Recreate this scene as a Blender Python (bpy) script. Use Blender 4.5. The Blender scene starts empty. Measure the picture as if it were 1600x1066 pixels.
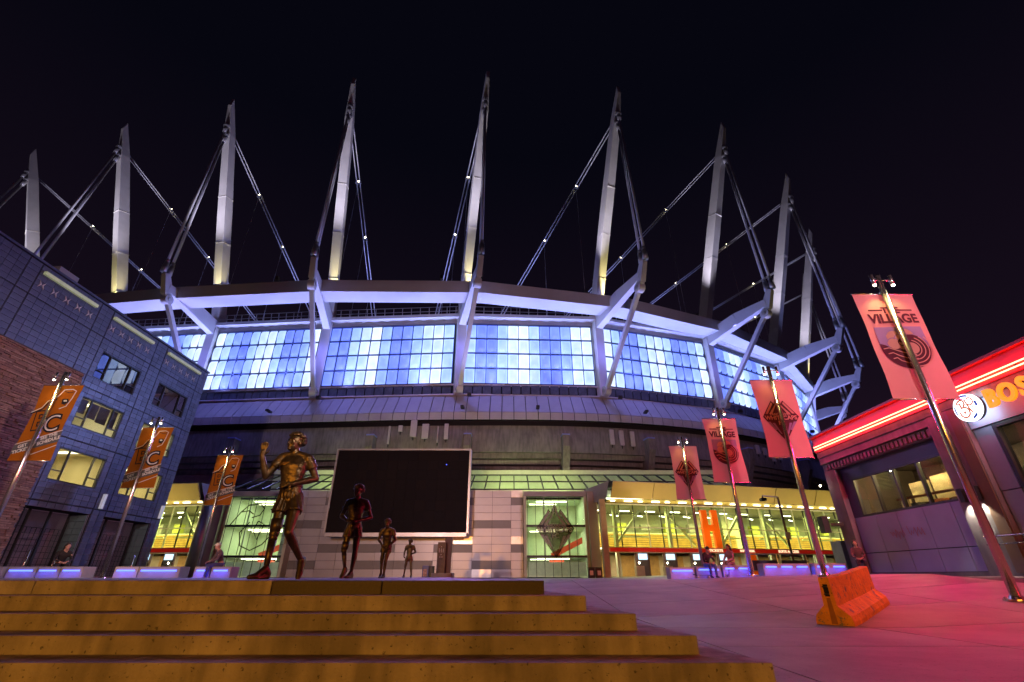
import bpy, bmesh, math, random
from mathutils import Vector, Matrix, noise
R = math.radians
random.seed(11)
sc = bpy.context.scene
C = bpy.data.collections.new('build')          # linked into the scene at the end

# ------------------------------------------------------------------ camera, sky, exposure
F_PX, PITCH = 721.0, math.atan(368 / 721)
cam_d = bpy.data.cameras.new('camera')
cam = bpy.data.objects.new('camera', cam_d)
C.objects.link(cam)
cam_d.sensor_width = 36
cam_d.lens = F_PX * 36 / 1600
cam_d.clip_start, cam_d.clip_end = 0.05, 4000
cam.rotation_euler = (math.pi / 2 + PITCH, 0, 0)
sc.camera = cam

world = bpy.data.worlds.new('World')
sc.world = world
world.use_nodes = True
wn, wl = world.node_tree.nodes, world.node_tree.links
bg = wn['Background']
sky = wn.new('ShaderNodeTexSky')
sky.sky_type = 'NISHITA'
sky.sun_disc = False
sky.sun_elevation = R(-6)
sky.sun_rotation = R(200)
tc = wn.new('ShaderNodeTexCoord')
sp = wn.new('ShaderNodeSeparateXYZ')
wl.new(tc.outputs['Generated'], sp.inputs[0])
rp = wn.new('ShaderNodeValToRGB')
rp.color_ramp.elements[0].position = 0.0
rp.color_ramp.elements[0].color = (0.0180, 0.0062, 0.0150, 1)
rp.color_ramp.elements[1].position = 0.75
rp.color_ramp.elements[1].color = (0.0016, 0.0016, 0.0042, 1)
e = rp.color_ramp.elements.new(0.3)
e.color = (0.0068, 0.0036, 0.0085, 1)
wl.new(sp.outputs['Z'], rp.inputs[0])
mx = wn.new('ShaderNodeMix')
mx.data_type = 'RGBA'
mx.blend_type = 'ADD'
mx.inputs[0].default_value = 0.05
wl.new(rp.outputs[0], mx.inputs[6])
wl.new(sky.outputs[0], mx.inputs[7])
wl.new(mx.outputs[2], bg.inputs[0])
bg.inputs[1].default_value = 1.0

sc.view_settings.view_transform = 'Standard'
sc.view_settings.look = 'None'
sc.view_settings.exposure = 0.18
sc.view_settings.gamma = 1
sc.view_settings.use_curve_mapping = False
sc.cycles.use_denoising = True
sc.cycles.max_bounces = 6
sc.cycles.transparent_max_bounces = 16
sc.cycles.sample_clamp_indirect = 4
sc.cycles.caustics_reflective = False
sc.cycles.caustics_refractive = False


# ------------------------------------------------------------------ helpers
def V(*a):
    return Vector(a)


def lerp(a, b, t):
    return a + (b - a) * t


def clamp(x, a=0.0, b=1.0):
    return max(a, min(b, x))


def smooth(a, b, x):
    t = clamp((x - a) / (b - a))
    return t * t * (3 - 2 * t)


def light(name, kind, loc, energy, color, aim=None, size=0.3, spot=None, blend=0.6, size_y=None):
    d = bpy.data.lights.new(name, kind)
    d.energy = energy
    d.color = color
    if kind == 'AREA':
        d.size = size
        if size_y:
            d.shape = 'RECTANGLE'
            d.size_y = size_y
    else:
        d.shadow_soft_size = size
    if kind == 'SPOT':
        d.spot_size = R(spot)
        d.spot_blend = blend
    o = bpy.data.objects.new(name, d)
    C.objects.link(o)
    o.location = loc
    if aim is not None:
        o.rotation_euler = (Vector(aim) - Vector(loc)).to_track_quat('-Z', 'Y').to_euler()
    return o


MATS = {}


def mat(name, col, rough=0.6, metal=0.0, var=0.18, scale=2.0, bump=0.0, bscale=60.0, emit=None, estr=0.0,
        spec=0.5, streak=0.0, spots=0.0, chips=None):
    if name in MATS:
        return MATS[name]
    m = bpy.data.materials.new(name)
    m.use_nodes = True
    n, l = m.node_tree.nodes, m.node_tree.links
    b = n['Principled BSDF']
    b.inputs['Roughness'].default_value = rough
    b.inputs['Metallic'].default_value = metal
    b.inputs['Specular IOR Level'].default_value = spec
    t = n.new('ShaderNodeTexCoord')
    src = None
    if var > 0:
        nz = n.new('ShaderNodeTexNoise')
        nz.inputs['Scale'].default_value = scale
        nz.inputs['Detail'].default_value = 7
        nz.inputs['Roughness'].default_value = 0.62
        l.new(t.outputs['Object'], nz.inputs['Vector'])
        r = n.new('ShaderNodeValToRGB')
        r.color_ramp.elements[0].position = 0.3
        r.color_ramp.elements[1].position = 0.7
        r.color_ramp.elements[0].color = [c * (1 - var) for c in col] + [1]
        r.color_ramp.elements[1].color = [min(1, c * (1 + var)) for c in col] + [1]
        l.new(nz.outputs['Fac'], r.inputs[0])
        src = r.outputs[0]
        if streak > 0:
            mp = n.new('ShaderNodeMapping')
            mp.inputs['Scale'].default_value = (2.6, 2.6, 0.5)
            l.new(t.outputs['Object'], mp.inputs[0])
            n2 = n.new('ShaderNodeTexNoise')
            n2.inputs['Scale'].default_value = 1.6
            n2.inputs['Detail'].default_value = 8
            l.new(mp.outputs[0], n2.inputs['Vector'])
            r2 = n.new('ShaderNodeValToRGB')
            r2.color_ramp.elements[0].position = 0.36
            r2.color_ramp.elements[1].position = 0.6
            r2.color_ramp.elements[0].color = (1 - streak,) * 3 + (1,)
            r2.color_ramp.elements[1].color = (1, 1, 1, 1)
            l.new(n2.outputs['Fac'], r2.inputs[0])
            mm = n.new('ShaderNodeMix')
            mm.data_type = 'RGBA'
            mm.blend_type = 'MULTIPLY'
            mm.inputs[0].default_value = 1
            l.new(src, mm.inputs[6])
            l.new(r2.outputs[0], mm.inputs[7])
            src = mm.outputs[2]
        if spots > 0:
            n3 = n.new('ShaderNodeTexNoise')
            n3.inputs['Scale'].default_value = 26
            n3.inputs['Detail'].default_value = 3
            l.new(t.outputs['Object'], n3.inputs['Vector'])
            r3 = n.new('ShaderNodeValToRGB')
            r3.color_ramp.elements[0].position = 0.29
            r3.color_ramp.elements[1].position = 0.345
            r3.color_ramp.elements[0].color = (1 - spots,) * 3 + (1,)
            r3.color_ramp.elements[1].color = (1, 1, 1, 1)
            l.new(n3.outputs['Fac'], r3.inputs[0])
            mm = n.new('ShaderNodeMix')
            mm.data_type = 'RGBA'
            mm.blend_type = 'MULTIPLY'
            mm.inputs[0].default_value = 1
            l.new(src, mm.inputs[6])
            l.new(r3.outputs[0], mm.inputs[7])
            src = mm.outputs[2]
        if chips:
            n4 = n.new('ShaderNodeTexNoise')
            n4.inputs['Scale'].default_value = 5.5
            n4.inputs['Detail'].default_value = 9
            n4.inputs['Roughness'].default_value = 0.7
            l.new(t.outputs['Object'], n4.inputs['Vector'])
            r4 = n.new('ShaderNodeValToRGB')
            r4.color_ramp.elements[0].position = 0.57
            r4.color_ramp.elements[1].position = 0.61
            l.new(n4.outputs['Fac'], r4.inputs[0])
            mm = n.new('ShaderNodeMix')
            mm.data_type = 'RGBA'
            l.new(r4.outputs[0], mm.inputs[0])
            l.new(src, mm.inputs[6])
            mm.inputs[7].default_value = (*chips, 1)
            src = mm.outputs[2]
        l.new(src, b.inputs['Base Color'])
        rr = n.new('ShaderNodeMapRange')
        rr.inputs[3].default_value = max(0.03, rough - 0.1)
        rr.inputs[4].default_value = min(1, rough + 0.12)
        l.new(nz.outputs['Fac'], rr.inputs[0])
        l.new(rr.outputs[0], b.inputs['Roughness'])
    else:
        b.inputs['Base Color'].default_value = (*col, 1)
    if bump > 0:
        nb = n.new('ShaderNodeTexNoise')
        nb.inputs['Scale'].default_value = bscale
        nb.inputs['Detail'].default_value = 5
        l.new(t.outputs['Object'], nb.inputs['Vector'])
        bp = n.new('ShaderNodeBump')
        bp.inputs['Strength'].default_value = bump
        bp.inputs['Distance'].default_value = 0.02
        l.new(nb.outputs['Fac'], bp.inputs['Height'])
        l.new(bp.outputs[0], b.inputs['Normal'])
    if emit:
        b.inputs['Emission Color'].default_value = (*emit, 1)
        b.inputs['Emission Strength'].default_value = estr
    MATS[name] = m
    return m


def glow(name, col, strength):
    return mat(name, (0.02, 0.02, 0.02), 0.5, var=0, emit=col, estr=strength)


def glass(name, tint, refl=0.12, rough=0.02):
    if name in MATS:
        return MATS[name]
    m = bpy.data.materials.new(name)
    m.use_nodes = True
    n, l = m.node_tree.nodes, m.node_tree.links
    n.remove(n['Principled BSDF'])
    tr = n.new('ShaderNodeBsdfTransparent')
    tr.inputs[0].default_value = (*tint, 1)
    gl = n.new('ShaderNodeBsdfGlossy')
    gl.inputs['Roughness'].default_value = rough
    lw = n.new('ShaderNodeLayerWeight')
    lw.inputs[0].default_value = 0.5
    pw = n.new('ShaderNodeMath')
    pw.operation = 'POWER'
    pw.inputs[1].default_value = 5.0
    l.new(lw.outputs['Facing'], pw.inputs[0])
    ad = n.new('ShaderNodeMath')
    ad.operation = 'MULTIPLY_ADD'
    ad.inputs[1].default_value = 0.5
    ad.inputs[2].default_value = refl * 0.5
    l.new(pw.outputs[0], ad.inputs[0])
    mixn = n.new('ShaderNodeMixShader')
    l.new(ad.outputs[0], mixn.inputs[0])
    l.new(tr.outputs[0], mixn.inputs[1])
    l.new(gl.outputs[0], mixn.inputs[2])
    l.new(mixn.outputs[0], n['Material Output'].inputs[0])
    MATS[name] = m
    return m


def cloth(name, col, trans=0.35):
    if name in MATS:
        return MATS[name]
    m = bpy.data.materials.new(name)
    m.use_nodes = True
    n, l = m.node_tree.nodes, m.node_tree.links
    n.remove(n['Principled BSDF'])
    t = n.new('ShaderNodeTexCoord')
    nz = n.new('ShaderNodeTexNoise')
    nz.inputs['Scale'].default_value = 1.7
    nz.inputs['Detail'].default_value = 6
    l.new(t.outputs['Object'], nz.inputs['Vector'])
    r = n.new('ShaderNodeValToRGB')
    r.color_ramp.elements[0].color = [c * 0.86 for c in col] + [1]
    r.color_ramp.elements[1].color = [min(1, c * 1.1) for c in col] + [1]
    l.new(nz.outputs['Fac'], r.inputs[0])
    a = n.new('ShaderNodeBsdfDiffuse')
    b = n.new('ShaderNodeBsdfTranslucent')
    l.new(r.outputs[0], a.inputs[0])
    l.new(r.outputs[0], b.inputs[0])
    mixn = n.new('ShaderNodeMixShader')
    mixn.inputs[0].default_value = trans
    l.new(a.outputs[0], mixn.inputs[1])
    l.new(b.outputs[0], mixn.inputs[2])
    l.new(mixn.outputs[0], n['Material Output'].inputs[0])
    MATS[name] = m
    return m


class MB:
    def __init__(s):
        s.v, s.f = [], []

    def add(s, vs, fs):
        b = len(s.v)
        s.v += [tuple(p) for p in vs]
        s.f += [tuple(i + b for i in q) for q in fs]
        return s

    def box(s, x0, x1, y0, y1, z0, z1):
        return s.add([(x0, y0, z0), (x1, y0, z0), (x1, y1, z0), (x0, y1, z0), (x0, y0, z1), (x1, y0, z1), (x1, y1, z1), (x0, y1, z1)],
                     [(3, 2, 1, 0), (4, 5, 6, 7), (0, 1, 5, 4), (1, 2, 6, 5), (2, 3, 7, 6), (3, 0, 4, 7)])

    def beam(s, p0, p1, w, h, up=(0, 0, 1), w1=None, h1=None):
        p0, p1 = Vector(p0), Vector(p1)
        d = (p1 - p0).normalized()
        x = d.cross(Vector(up))
        if x.length < 1e-4:
            x = Vector((1, 0, 0))
        x.normalize()
        y = x.cross(d).normalized()
        w1 = w if w1 is None else w1
        h1 = h if h1 is None else h1
        vs = []
        for p, a, b in ((p0, w, h), (p1, w1, h1)):
            for sx, sy in ((-1, -1), (1, -1), (1, 1), (-1, 1)):
                vs.append(p + x * sx * a / 2 + y * sy * b / 2)
        return s.add(vs, [(3, 2, 1, 0), (4, 5, 6, 7), (0, 1, 5, 4), (1, 2, 6, 5), (2, 3, 7, 6), (3, 0, 4, 7)])

    def tube(s, p0, p1, r0, r1=None, n=10, caps=True):
        p0, p1 = Vector(p0), Vector(p1)
        r1 = r0 if r1 is None else r1
        d = (p1 - p0).normalized()
        x = d.orthogonal().normalized()
        y = d.cross(x)
        vs = []
        for p, r in ((p0, r0), (p1, r1)):
            for i in range(n):
                a = 2 * math.pi * i / n
                vs.append(p + (x * math.cos(a) + y * math.sin(a)) * r)
        fs = [(i, (i + 1) % n, n + (i + 1) % n, n + i) for i in range(n)]
        if caps:
            fs += [tuple(range(n - 1, -1, -1)), tuple(range(n, 2 * n))]
        return s.add(vs, fs)

    def path(s, pts, r, n=8):
        for a, b in zip(pts[:-1], pts[1:]):
            s.tube(a, b, r, r, n)
        return s

    def ball(s, c, r, sx=1, sy=1, sz=1, seg=12, rings=8, M=None):
        vs, fs = [], []
        c = Vector(c)
        for i in range(rings + 1):
            th = math.pi * i / rings
            for j in range(seg):
                ph = 2 * math.pi * j / seg
                q = Vector((r * sx * math.sin(th) * math.cos(ph), r * sy * math.sin(th) * math.sin(ph), r * sz * math.cos(th)))
                if M is not None:
                    q = M @ q
                vs.append(c + q)
        for i in range(rings):
            for j in range(seg):
                fs.append((i * seg + j, i * seg + (j + 1) % seg, (i + 1) * seg + (j + 1) % seg, (i + 1) * seg + j))
        return s.add(vs, fs)

    def capsule(s, p0, p1, r0, r1, n=12):
        s.tube(p0, p1, r0, r1, n)
        s.ball(p0, r0, seg=n)
        s.ball(p1, r1, seg=n)
        return s

    def prism(s, poly, fn, d0, d1):
        """poly: 2-D outline; fn(u, v, d) gives the point."""
        n = len(poly)
        vs = [fn(u, v, d0) for u, v in poly] + [fn(u, v, d1) for u, v in poly]
        fs = [tuple(range(n)), tuple(range(2 * n - 1, n - 1, -1))]
        fs += [(i, n + i, n + (i + 1) % n, (i + 1) % n) for i in range(n)]
        return s.add(vs, fs)

    def strip(s, A, B, closed=False):
        """Quads between two rows of points."""
        n = len(A)
        fs = [(i, i + 1, n + i + 1, n + i) for i in range(n - 1)]
        return s.add(list(A) + list(B), fs)

    def mesh(s, name, m=None, smoothed=False, recalc=True, bevel=0.0):
        me = bpy.data.meshes.new(name)
        me.from_pydata(s.v, [], s.f)
        if recalc or bevel:
            bm = bmesh.new()
            bm.from_mesh(me)
            bmesh.ops.recalc_face_normals(bm, faces=bm.faces)
            if bevel:
                bmesh.ops.bevel(bm, geom=[g for g in bm.edges if g.calc_face_angle(0) > 0.5], offset=bevel, segments=2,
                                affect='EDGES', profile=0.6)
            bm.to_mesh(me)
            bm.free()
        if m:
            me.materials.append(m)
        if smoothed:
            me.polygons.foreach_set('use_smooth', [True] * len(me.polygons))
        return me

    def build(s, name, m, parent=None, smoothed=False, bevel=0.0, origin=None):
        if origin is not None:
            o3 = Vector(origin)
            s.v = [tuple(Vector(p) - o3) for p in s.v]
        me = s.mesh(name, m, smoothed, bevel=bevel)
        return put(name, me, parent, Matrix.Translation(origin) if origin is not None else None)


def put(name, me, parent=None, M=None):
    o = bpy.data.objects.new(name, me)
    C.objects.link(o)
    if M is not None:
        o.matrix_basis = M
    if parent is not None:
        o.parent = parent
        P = parent
        inv = Matrix.Identity(4)
        chain = []
        while P is not None:
            chain.append(P)
            P = P.parent
        W = Matrix.Identity(4)
        for P in reversed(chain):
            W = W @ P.matrix_parent_inverse @ P.matrix_basis
        o.matrix_parent_inverse = W.inverted()
    return o


def tag(o, label, cat, group=None):
    o['label'] = label
    o['category'] = cat
    if group:
        o['group'] = group
    return o


def thing(name, label, cat, loc=(0, 0, 0), group=None):
    o = bpy.data.objects.new(name, None)
    o.empty_display_size = 0.2
    C.objects.link(o)
    o.location = loc
    return tag(o, label, cat, group)


def struct(o):
    o['kind'] = 'structure'
    return o


def text_mesh(s, size, m, M, name, parent, extrude=0.004, bold=0.0, align='CENTER', sx=1.0):
    cu = bpy.data.curves.new(name, 'FONT')
    cu.body = s
    cu.size = size
    cu.extrude = extrude
    cu.offset = bold
    cu.resolution_u = 4
    cu.align_x = align
    cu.align_y = 'CENTER'
    t = bpy.data.objects.new('tmp', cu)
    me = evaluated_mesh(t)
    bpy.data.curves.remove(cu)
    me.materials.clear()
    me.materials.append(m)
    me.transform(Matrix.Diagonal((sx, 1, 1, 1)))
    return put(name, me, parent, M)


def frame(o, x, y, z=None):
    """Matrix from an origin and two in-plane axes."""
    x, y = Vector(x).normalized(), Vector(y).normalized()
    z = x.cross(y) if z is None else Vector(z)
    M = Matrix((x, y, z)).transposed().to_4x4()
    M.translation = Vector(o)
    return M


def evaluated_mesh(o):
    sc.collection.objects.link(o)
    bpy.context.view_layer.update()
    me = bpy.data.meshes.new_from_object(o.evaluated_get(bpy.context.evaluated_depsgraph_get()))
    bpy.data.objects.remove(o)
    return me


FACE_CAM = lambda o: frame(o, (1, 0, 0), (0, 0, 1))        # text readable from -Y


# ------------------------------------------------------------------ materials
M_CONC = mat('concrete', (0.30, 0.285, 0.27), 0.8, var=0.16, scale=1.4, bump=0.25, bscale=45)
M_STEP = mat('step_concrete', (0.33, 0.31, 0.28), 0.85, var=0.34, scale=1.1, bump=0.7, bscale=30, streak=0.45, spots=0.65)
M_GRANITE = mat('granite', (0.022, 0.016, 0.014), 0.55, var=0.6, scale=55, bump=0.1, bscale=90)
M_PAVE = mat('paving', (0.25, 0.24, 0.24), 0.6, var=0.42, scale=0.55, bump=0.3, bscale=80, spots=0.5)
M_PAVE2 = mat('paving_worn', (0.20, 0.193, 0.19), 0.55, var=0.42, scale=0.8, bump=0.25, bscale=110, spots=0.25)
M_JOINT = mat('joint', (0.06, 0.055, 0.055), 0.9, var=0.2)
M_STEEL = mat('white_steel', (0.62, 0.62, 0.64), 0.42, var=0.07, scale=0.35, bump=0.03)
M_MAST = mat('mast_steel', (0.58, 0.56, 0.52), 0.5, var=0.1, scale=0.5, bump=0.1, bscale=6)
M_CABLE = mat('cable_steel', (0.6, 0.6, 0.64), 0.45, metal=0.15, var=0.06)
M_CLAD = mat('cladding', (0.33, 0.32, 0.33), 0.55, var=0.1, scale=0.6)
M_CLAD_B = mat('cladding_lower', (0.42, 0.40, 0.41), 0.5, var=0.1, scale=0.6)
M_BAND = mat('band_concrete', (0.19, 0.17, 0.165), 0.85, var=0.25, scale=0.5, bump=0.2, streak=0.3)
M_DARK = mat('dark_void', (0.012, 0.011, 0.013), 0.9, var=0.2)
M_PANEL_A = mat('metal_panel', (0.42, 0.42, 0.44), 0.38, metal=0.35, var=0.06, scale=0.8)
M_PANEL_B = mat('metal_panel_grey', (0.17, 0.17, 0.175), 0.45, metal=0.3, var=0.06)
M_PANEL_C = mat('polished_panel', (0.62, 0.62, 0.6), 0.3, metal=0.7, var=0.06, scale=3)
M_ALU = mat('aluminium', (0.5, 0.5, 0.5), 0.35, metal=0.7, var=0.06)
M_FRAME = mat('dark_frame', (0.018, 0.018, 0.02), 0.45, var=0.1)
M_MULL = mat('pale_mullion', (0.55, 0.57, 0.5), 0.45, var=0.05)
M_BRONZE = mat('bronze', (0.105, 0.082, 0.045), 0.42, metal=0.85, var=0.5, scale=6, bump=0.45, bscale=13)
M_TILE = mat('blue_tile', (0.105, 0.115, 0.20), 0.36, var=0.22, scale=1.4)
M_TILE2 = mat('blue_tile_dark', (0.082, 0.09, 0.165), 0.4, var=0.25, scale=1.1)
M_GROUT = mat('grout', (0.16, 0.165, 0.21), 0.9, var=0.1)
M_PJOINT = mat('panel_joint', (0.01, 0.01, 0.016), 0.8, var=0.1)
M_BRICK = [mat('brick_%s' % i, c, 0.85, var=0.3, scale=9, bump=0.5, bscale=40)
           for i, c in (('a', (0.27, 0.15, 0.11)), ('b', (0.34, 0.215, 0.16)), ('c', (0.22, 0.125, 0.1)))]
M_MORTAR = mat('mortar', (0.07, 0.05, 0.045), 0.95, var=0.2)
M_POLE = mat('stainless', (0.6, 0.58, 0.55), 0.22, metal=0.95, var=0.05, scale=20)
M_GLASS = glass('window_glass', (0.9, 0.97, 0.92), 0.10)
M_GLASS_D = glass('mirror_glass', (0.35, 0.36, 0.42), 0.62)
M_GLASS_M = glass('dim_glass', (0.75, 0.78, 0.8), 0.14)
M_ORANGE = cloth('orange_cloth', (0.38, 0.115, 0.01), 0.3)
M_PINK = cloth('pale_cloth', (0.60, 0.28, 0.25), 0.45)
M_PURPLE = cloth('violet_print', (0.30, 0.17, 0.36), 0.3)
M_MAROON = cloth('maroon_print', (0.085, 0.02, 0.035), 0.1)
M_BLACKP = cloth('black_print', (0.03, 0.026, 0.028), 0.1)
M_GREYP = cloth('grey_print', (0.11, 0.11, 0.115), 0.1)
M_WHITEP = cloth('white_print', (0.7, 0.68, 0.64), 0.2)
M_WOOD = mat('wood_slat', (0.38, 0.225, 0.05), 0.5, var=0.25, scale=3)
M_GREENW = mat('pale_green_wall', (0.5, 0.53, 0.4), 0.7, var=0.1)
M_GSTEEL = mat('pale_green_steel', (0.5, 0.57, 0.42), 0.5, var=0.06)
M_ORSIGN = mat('orange_sign', (0.85, 0.13, 0.01), 0.45, var=0.06, emit=(1, 0.11, 0.0), estr=0.28)
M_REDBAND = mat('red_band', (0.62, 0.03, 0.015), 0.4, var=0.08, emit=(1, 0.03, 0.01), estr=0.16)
M_CANOPY = mat('canopy_panel', (0.6, 0.47, 0.2), 0.5, var=0.06, scale=0.6)
M_CANSIDE = mat('canopy_end', (0.4, 0.42, 0.5), 0.45, var=0.06)
M_BROWN = mat('booth_brown', (0.11, 0.07, 0.045), 0.6, var=0.1)
M_CREAM = mat('counter_cream', (0.42, 0.36, 0.22), 0.6, var=0.1)
M_SCREENG = glow('monitor_glow', (0.55, 0.8, 1.0), 1.6)
M_TUBEW = glow('warm_tube', (1.0, 0.93, 0.62), 7.0)
M_LAMPW = glow('lamp_warm', (1.0, 0.88, 0.6), 30.0)
M_LEDB = glow('blue_led', (0.06, 0.1, 1.0), 6.0)
M_LEDBW = glow('blue_led_core', (0.06, 0.11, 1.0), 5.0)
M_BLUECAB = glow('blue_lit_hanger', (0.03, 0.05, 1.0), 1.3)
M_NEON = glow('neon_core', (1.0, 0.075, 0.035), 26.0)
M_NEONR = glow('neon_red', (1.0, 0.05, 0.02), 3.0)
M_BLACK = mat('black_metal', (0.02, 0.02, 0.022), 0.5, var=0.1)
M_SCREEN = mat('screen_mesh', (0.010, 0.008, 0.010), 0.7, var=0.15, scale=2, spec=0.15)
M_ANT = mat('antenna_grey', (0.46, 0.42, 0.42), 0.6, var=0.08)


# facade cushions: a back-lit membrane, its colour set by each cushion's own "tint"
def cushion_mat():
    m = bpy.data.materials.new('lit_cushion')
    m.use_nodes = True
    n, l = m.node_tree.nodes, m.node_tree.links
    b = n['Principled BSDF']
    b.inputs['Base Color'].default_value = (0.10, 0.12, 0.16, 1)
    b.inputs['Roughness'].default_value = 0.35
    at = n.new('ShaderNodeAttribute')
    at.attribute_type = 'OBJECT'
    at.attribute_name = 'tint'
    t = n.new('ShaderNodeTexCoord')
    nz = n.new('ShaderNodeTexNoise')  # noise puts smudgy shadows behind the membrane into its glow
    nz.inputs['Scale'].default_value = 0.55
    nz.inputs['Detail'].default_value = 5
    gm = n.new('ShaderNodeNewGeometry')
    l.new(gm.outputs['Position'], nz.inputs['Vector'])
    ad = n.new('ShaderNodeMath')
    ad.operation = 'MULTIPLY_ADD'
    ad.inputs[1].default_value = 0.5
    l.new(nz.outputs['Fac'], ad.inputs[0])
    sb = n.new('ShaderNodeMath')
    sb.operation = 'SUBTRACT'
    sb.inputs[1].default_value = 0.27
    l.new(at.outputs['Fac'], sb.inputs[0])
    l.new(sb.outputs[0], ad.inputs[2])
    rp = n.new('ShaderNodeValToRGB')
    rp.color_ramp.elements[0].position = 0.02
    rp.color_ramp.elements[0].color = (0.10, 0.15, 0.85, 1)
    rp.color_ramp.elements[1].position = 1.0
    rp.color_ramp.elements[1].color = (0.68, 0.80, 1.0, 1)
    q = rp.color_ramp.elements.new(0.32)
    q.color = (0.17, 0.27, 0.98, 1)
    q = rp.color_ramp.elements.new(0.6)
    q.color = (0.32, 0.50, 1.0, 1)
    l.new(ad.outputs[0], rp.inputs[0])
    l.new(rp.outputs[0], b.inputs['Emission Color'])
    # edges of each cushion, near the light bars, shine stronger
    mp = n.new('ShaderNodeVectorMath')
    mp.operation = 'MULTIPLY_ADD'
    mp.inputs[1].default_value = (2, 2, 2)
    mp.inputs[2].default_value = (-1, -1, -1)
    l.new(t.outputs['Generated'], mp.inputs[0])
    sx = n.new('ShaderNodeSeparateXYZ')
    l.new(mp.outputs[0], sx.inputs[0])
    a1 = n.new('ShaderNodeMath')
    a1.operation = 'ABSOLUTE'
    l.new(sx.outputs['X'], a1.inputs[0])
    a2 = n.new('ShaderNodeMath')
    a2.operation = 'ABSOLUTE'
    l.new(sx.outputs['Z'], a2.inputs[0])
    mxn = n.new('ShaderNodeMath')
    mxn.operation = 'MAXIMUM'
    l.new(a1.outputs[0], mxn.inputs[0])
    l.new(a2.outputs[0], mxn.inputs[1])
    pw = n.new('ShaderNodeMath')
    pw.operation = 'POWER'
    pw.inputs[1].default_value = 5
    l.new(mxn.outputs[0], pw.inputs[0])
    st = n.new('ShaderNodeMapRange')
    st.inputs[3].default_value = 1.15
    st.inputs[4].default_value = 1.9
    l.new(pw.outputs[0], st.inputs[0])
    l.new(st.outputs[0], b.inputs['Emission Strength'])
    return m


M_CUSH = cushion_mat()
M_BLUEF = mat('blue_frame', (0.06, 0.075, 0.2), 0.5, var=0.1)


# ------------------------------------------------------------------ ground
def gz(x, y):
    w = y + 0.6 * (clamp(x, 0, 16) - 10.9) + 9.0 * smooth(-6.5, -10.0, x)
    plat = -0.12 + 0.2 * smooth(6, 14, x)
    return -0.79 + (plat + 0.79) * clamp((w - 7) / 11.0)


mb = MB()
xs = [-400, -120, -60] + [x * 2.0 for x in range(-24, 26)] + [70, 120, 400]
ys = [-400, -60, -20, -8, 0] + [y * 1.0 for y in range(2, 40)] + [44, 50, 60, 90, 160, 400]
vs = [(x, y, gz(x, y) - 0.07) for y in ys for x in xs]
nx = len(xs)
mb.add(vs, [(j * nx + i, j * nx + i + 1, (j + 1) * nx + i + 1, (j + 1) * nx + i) for j in range(len(ys) - 1) for i in range(nx - 1)])
ground = struct(mb.build('plaza_ground', M_JOINT))
# paving slabs laid over the sloping plaza
SX, SY, GAP = 3.6, 2.4, 0.028
for j in range(0, 18):
    for i in range(-5, 6):
        x0, y0 = -1.0 + i * SX, 2.2 + j * SY
        if y0 > 43.5 or x0 + SX > 15.9 or x0 < -19:
            continue
        if x0 + SX < -3 and y0 < 17:
            continue
        mb = MB()
        n = 4
        g = [[(lerp(x0 + GAP / 2, x0 + SX - GAP / 2, a / n), lerp(y0 + GAP / 2, y0 + SY - GAP / 2, b / n)) for a in range(n + 1)] for b in range(n + 1)]
        pts = [(x, y, gz(x, y)) for row in g for x, y in row]
        mb.add(pts, [(b * (n + 1) + a, b * (n + 1) + a + 1, (b + 1) * (n + 1) + a + 1, (b + 1) * (n + 1) + a) for b in range(n) for a in range(n)])
        edge = [g[0][a] for a in range(n + 1)] + [g[b][n] for b in range(1, n + 1)] + [g[n][a] for a in range(n - 1, -1, -1)] + [g[b][0] for b in range(n - 1, 0, -1)]
        mb.strip([(x, y, gz(x, y)) for x, y in edge + edge[:1]], [(x, y, gz(x, y) - 0.09) for x, y in edge + edge[:1]])
        mb.build('paving_slab', M_PAVE if random.random() < 0.7 else M_PAVE2, ground)

# ------------------------------------------------------------------ steps and granite plinth
RISE, TREAD, Z1, D1 = 0.15, 0.455, -0.045, 6.5
steps = bpy.data.objects.new('steps', None)
C.objects.link(steps)
steps['kind'] = 'structure'
steps['label'] = 'wide concrete steps with a dark granite top course in the foreground'
for k in range(1, 5):
    yf, xr, zt = D1 - k * TREAD, 0.40 + k * 0.447, Z1 - k * RISE
    segs = [-16 + 0.6 * k, -7.3 - 0.7 * k, xr] if k % 2 else [-16 + 0.6 * k, xr]
    cuts = [-16.5] + segs[1:]
    for a, b in zip(cuts[:-1], cuts[1:]):
        mb = MB()
        sk = 0.18 if b == xr else 0.0
        yb = 15.0
        a2 = a + 0.004
        b2 = b - (0.004 if b != xr else 0)
        poly = [(a2, yf), (b2, yf), (b2 - sk * (yb - yf), yb), (a2, yb)]
        mb.prism(poly, lambda u, v, d: (u, v, d), zt, -1.0 - 0.01 * k)
        mb.build('step', M_STEP, steps, bevel=0.008)
top_cuts = [(-16.5, -8.45, M_STEP), (-8.45, -5.95, M_STEP), (-5.95, -2.99, M_STEP), (-2.99, -1.62, M_GRANITE), (-1.62, 0.40, M_GRANITE)]
for a, b, m in top_cuts:
    mb = MB()
    last = b > 0
    poly = [(a + 0.004, D1), (b - (0 if last else 0.004), D1), (b - (0.18 if last else 0) * 1.2, D1 + 1.2), (a + 0.004, D1 + 1.2)]
    mb.prism(poly, lambda u, v, d: (u, v, d), Z1, -1.0)
    mb.build('granite_block' if m is M_GRANITE else 'concrete_block', m, steps, bevel=0.008)
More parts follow.
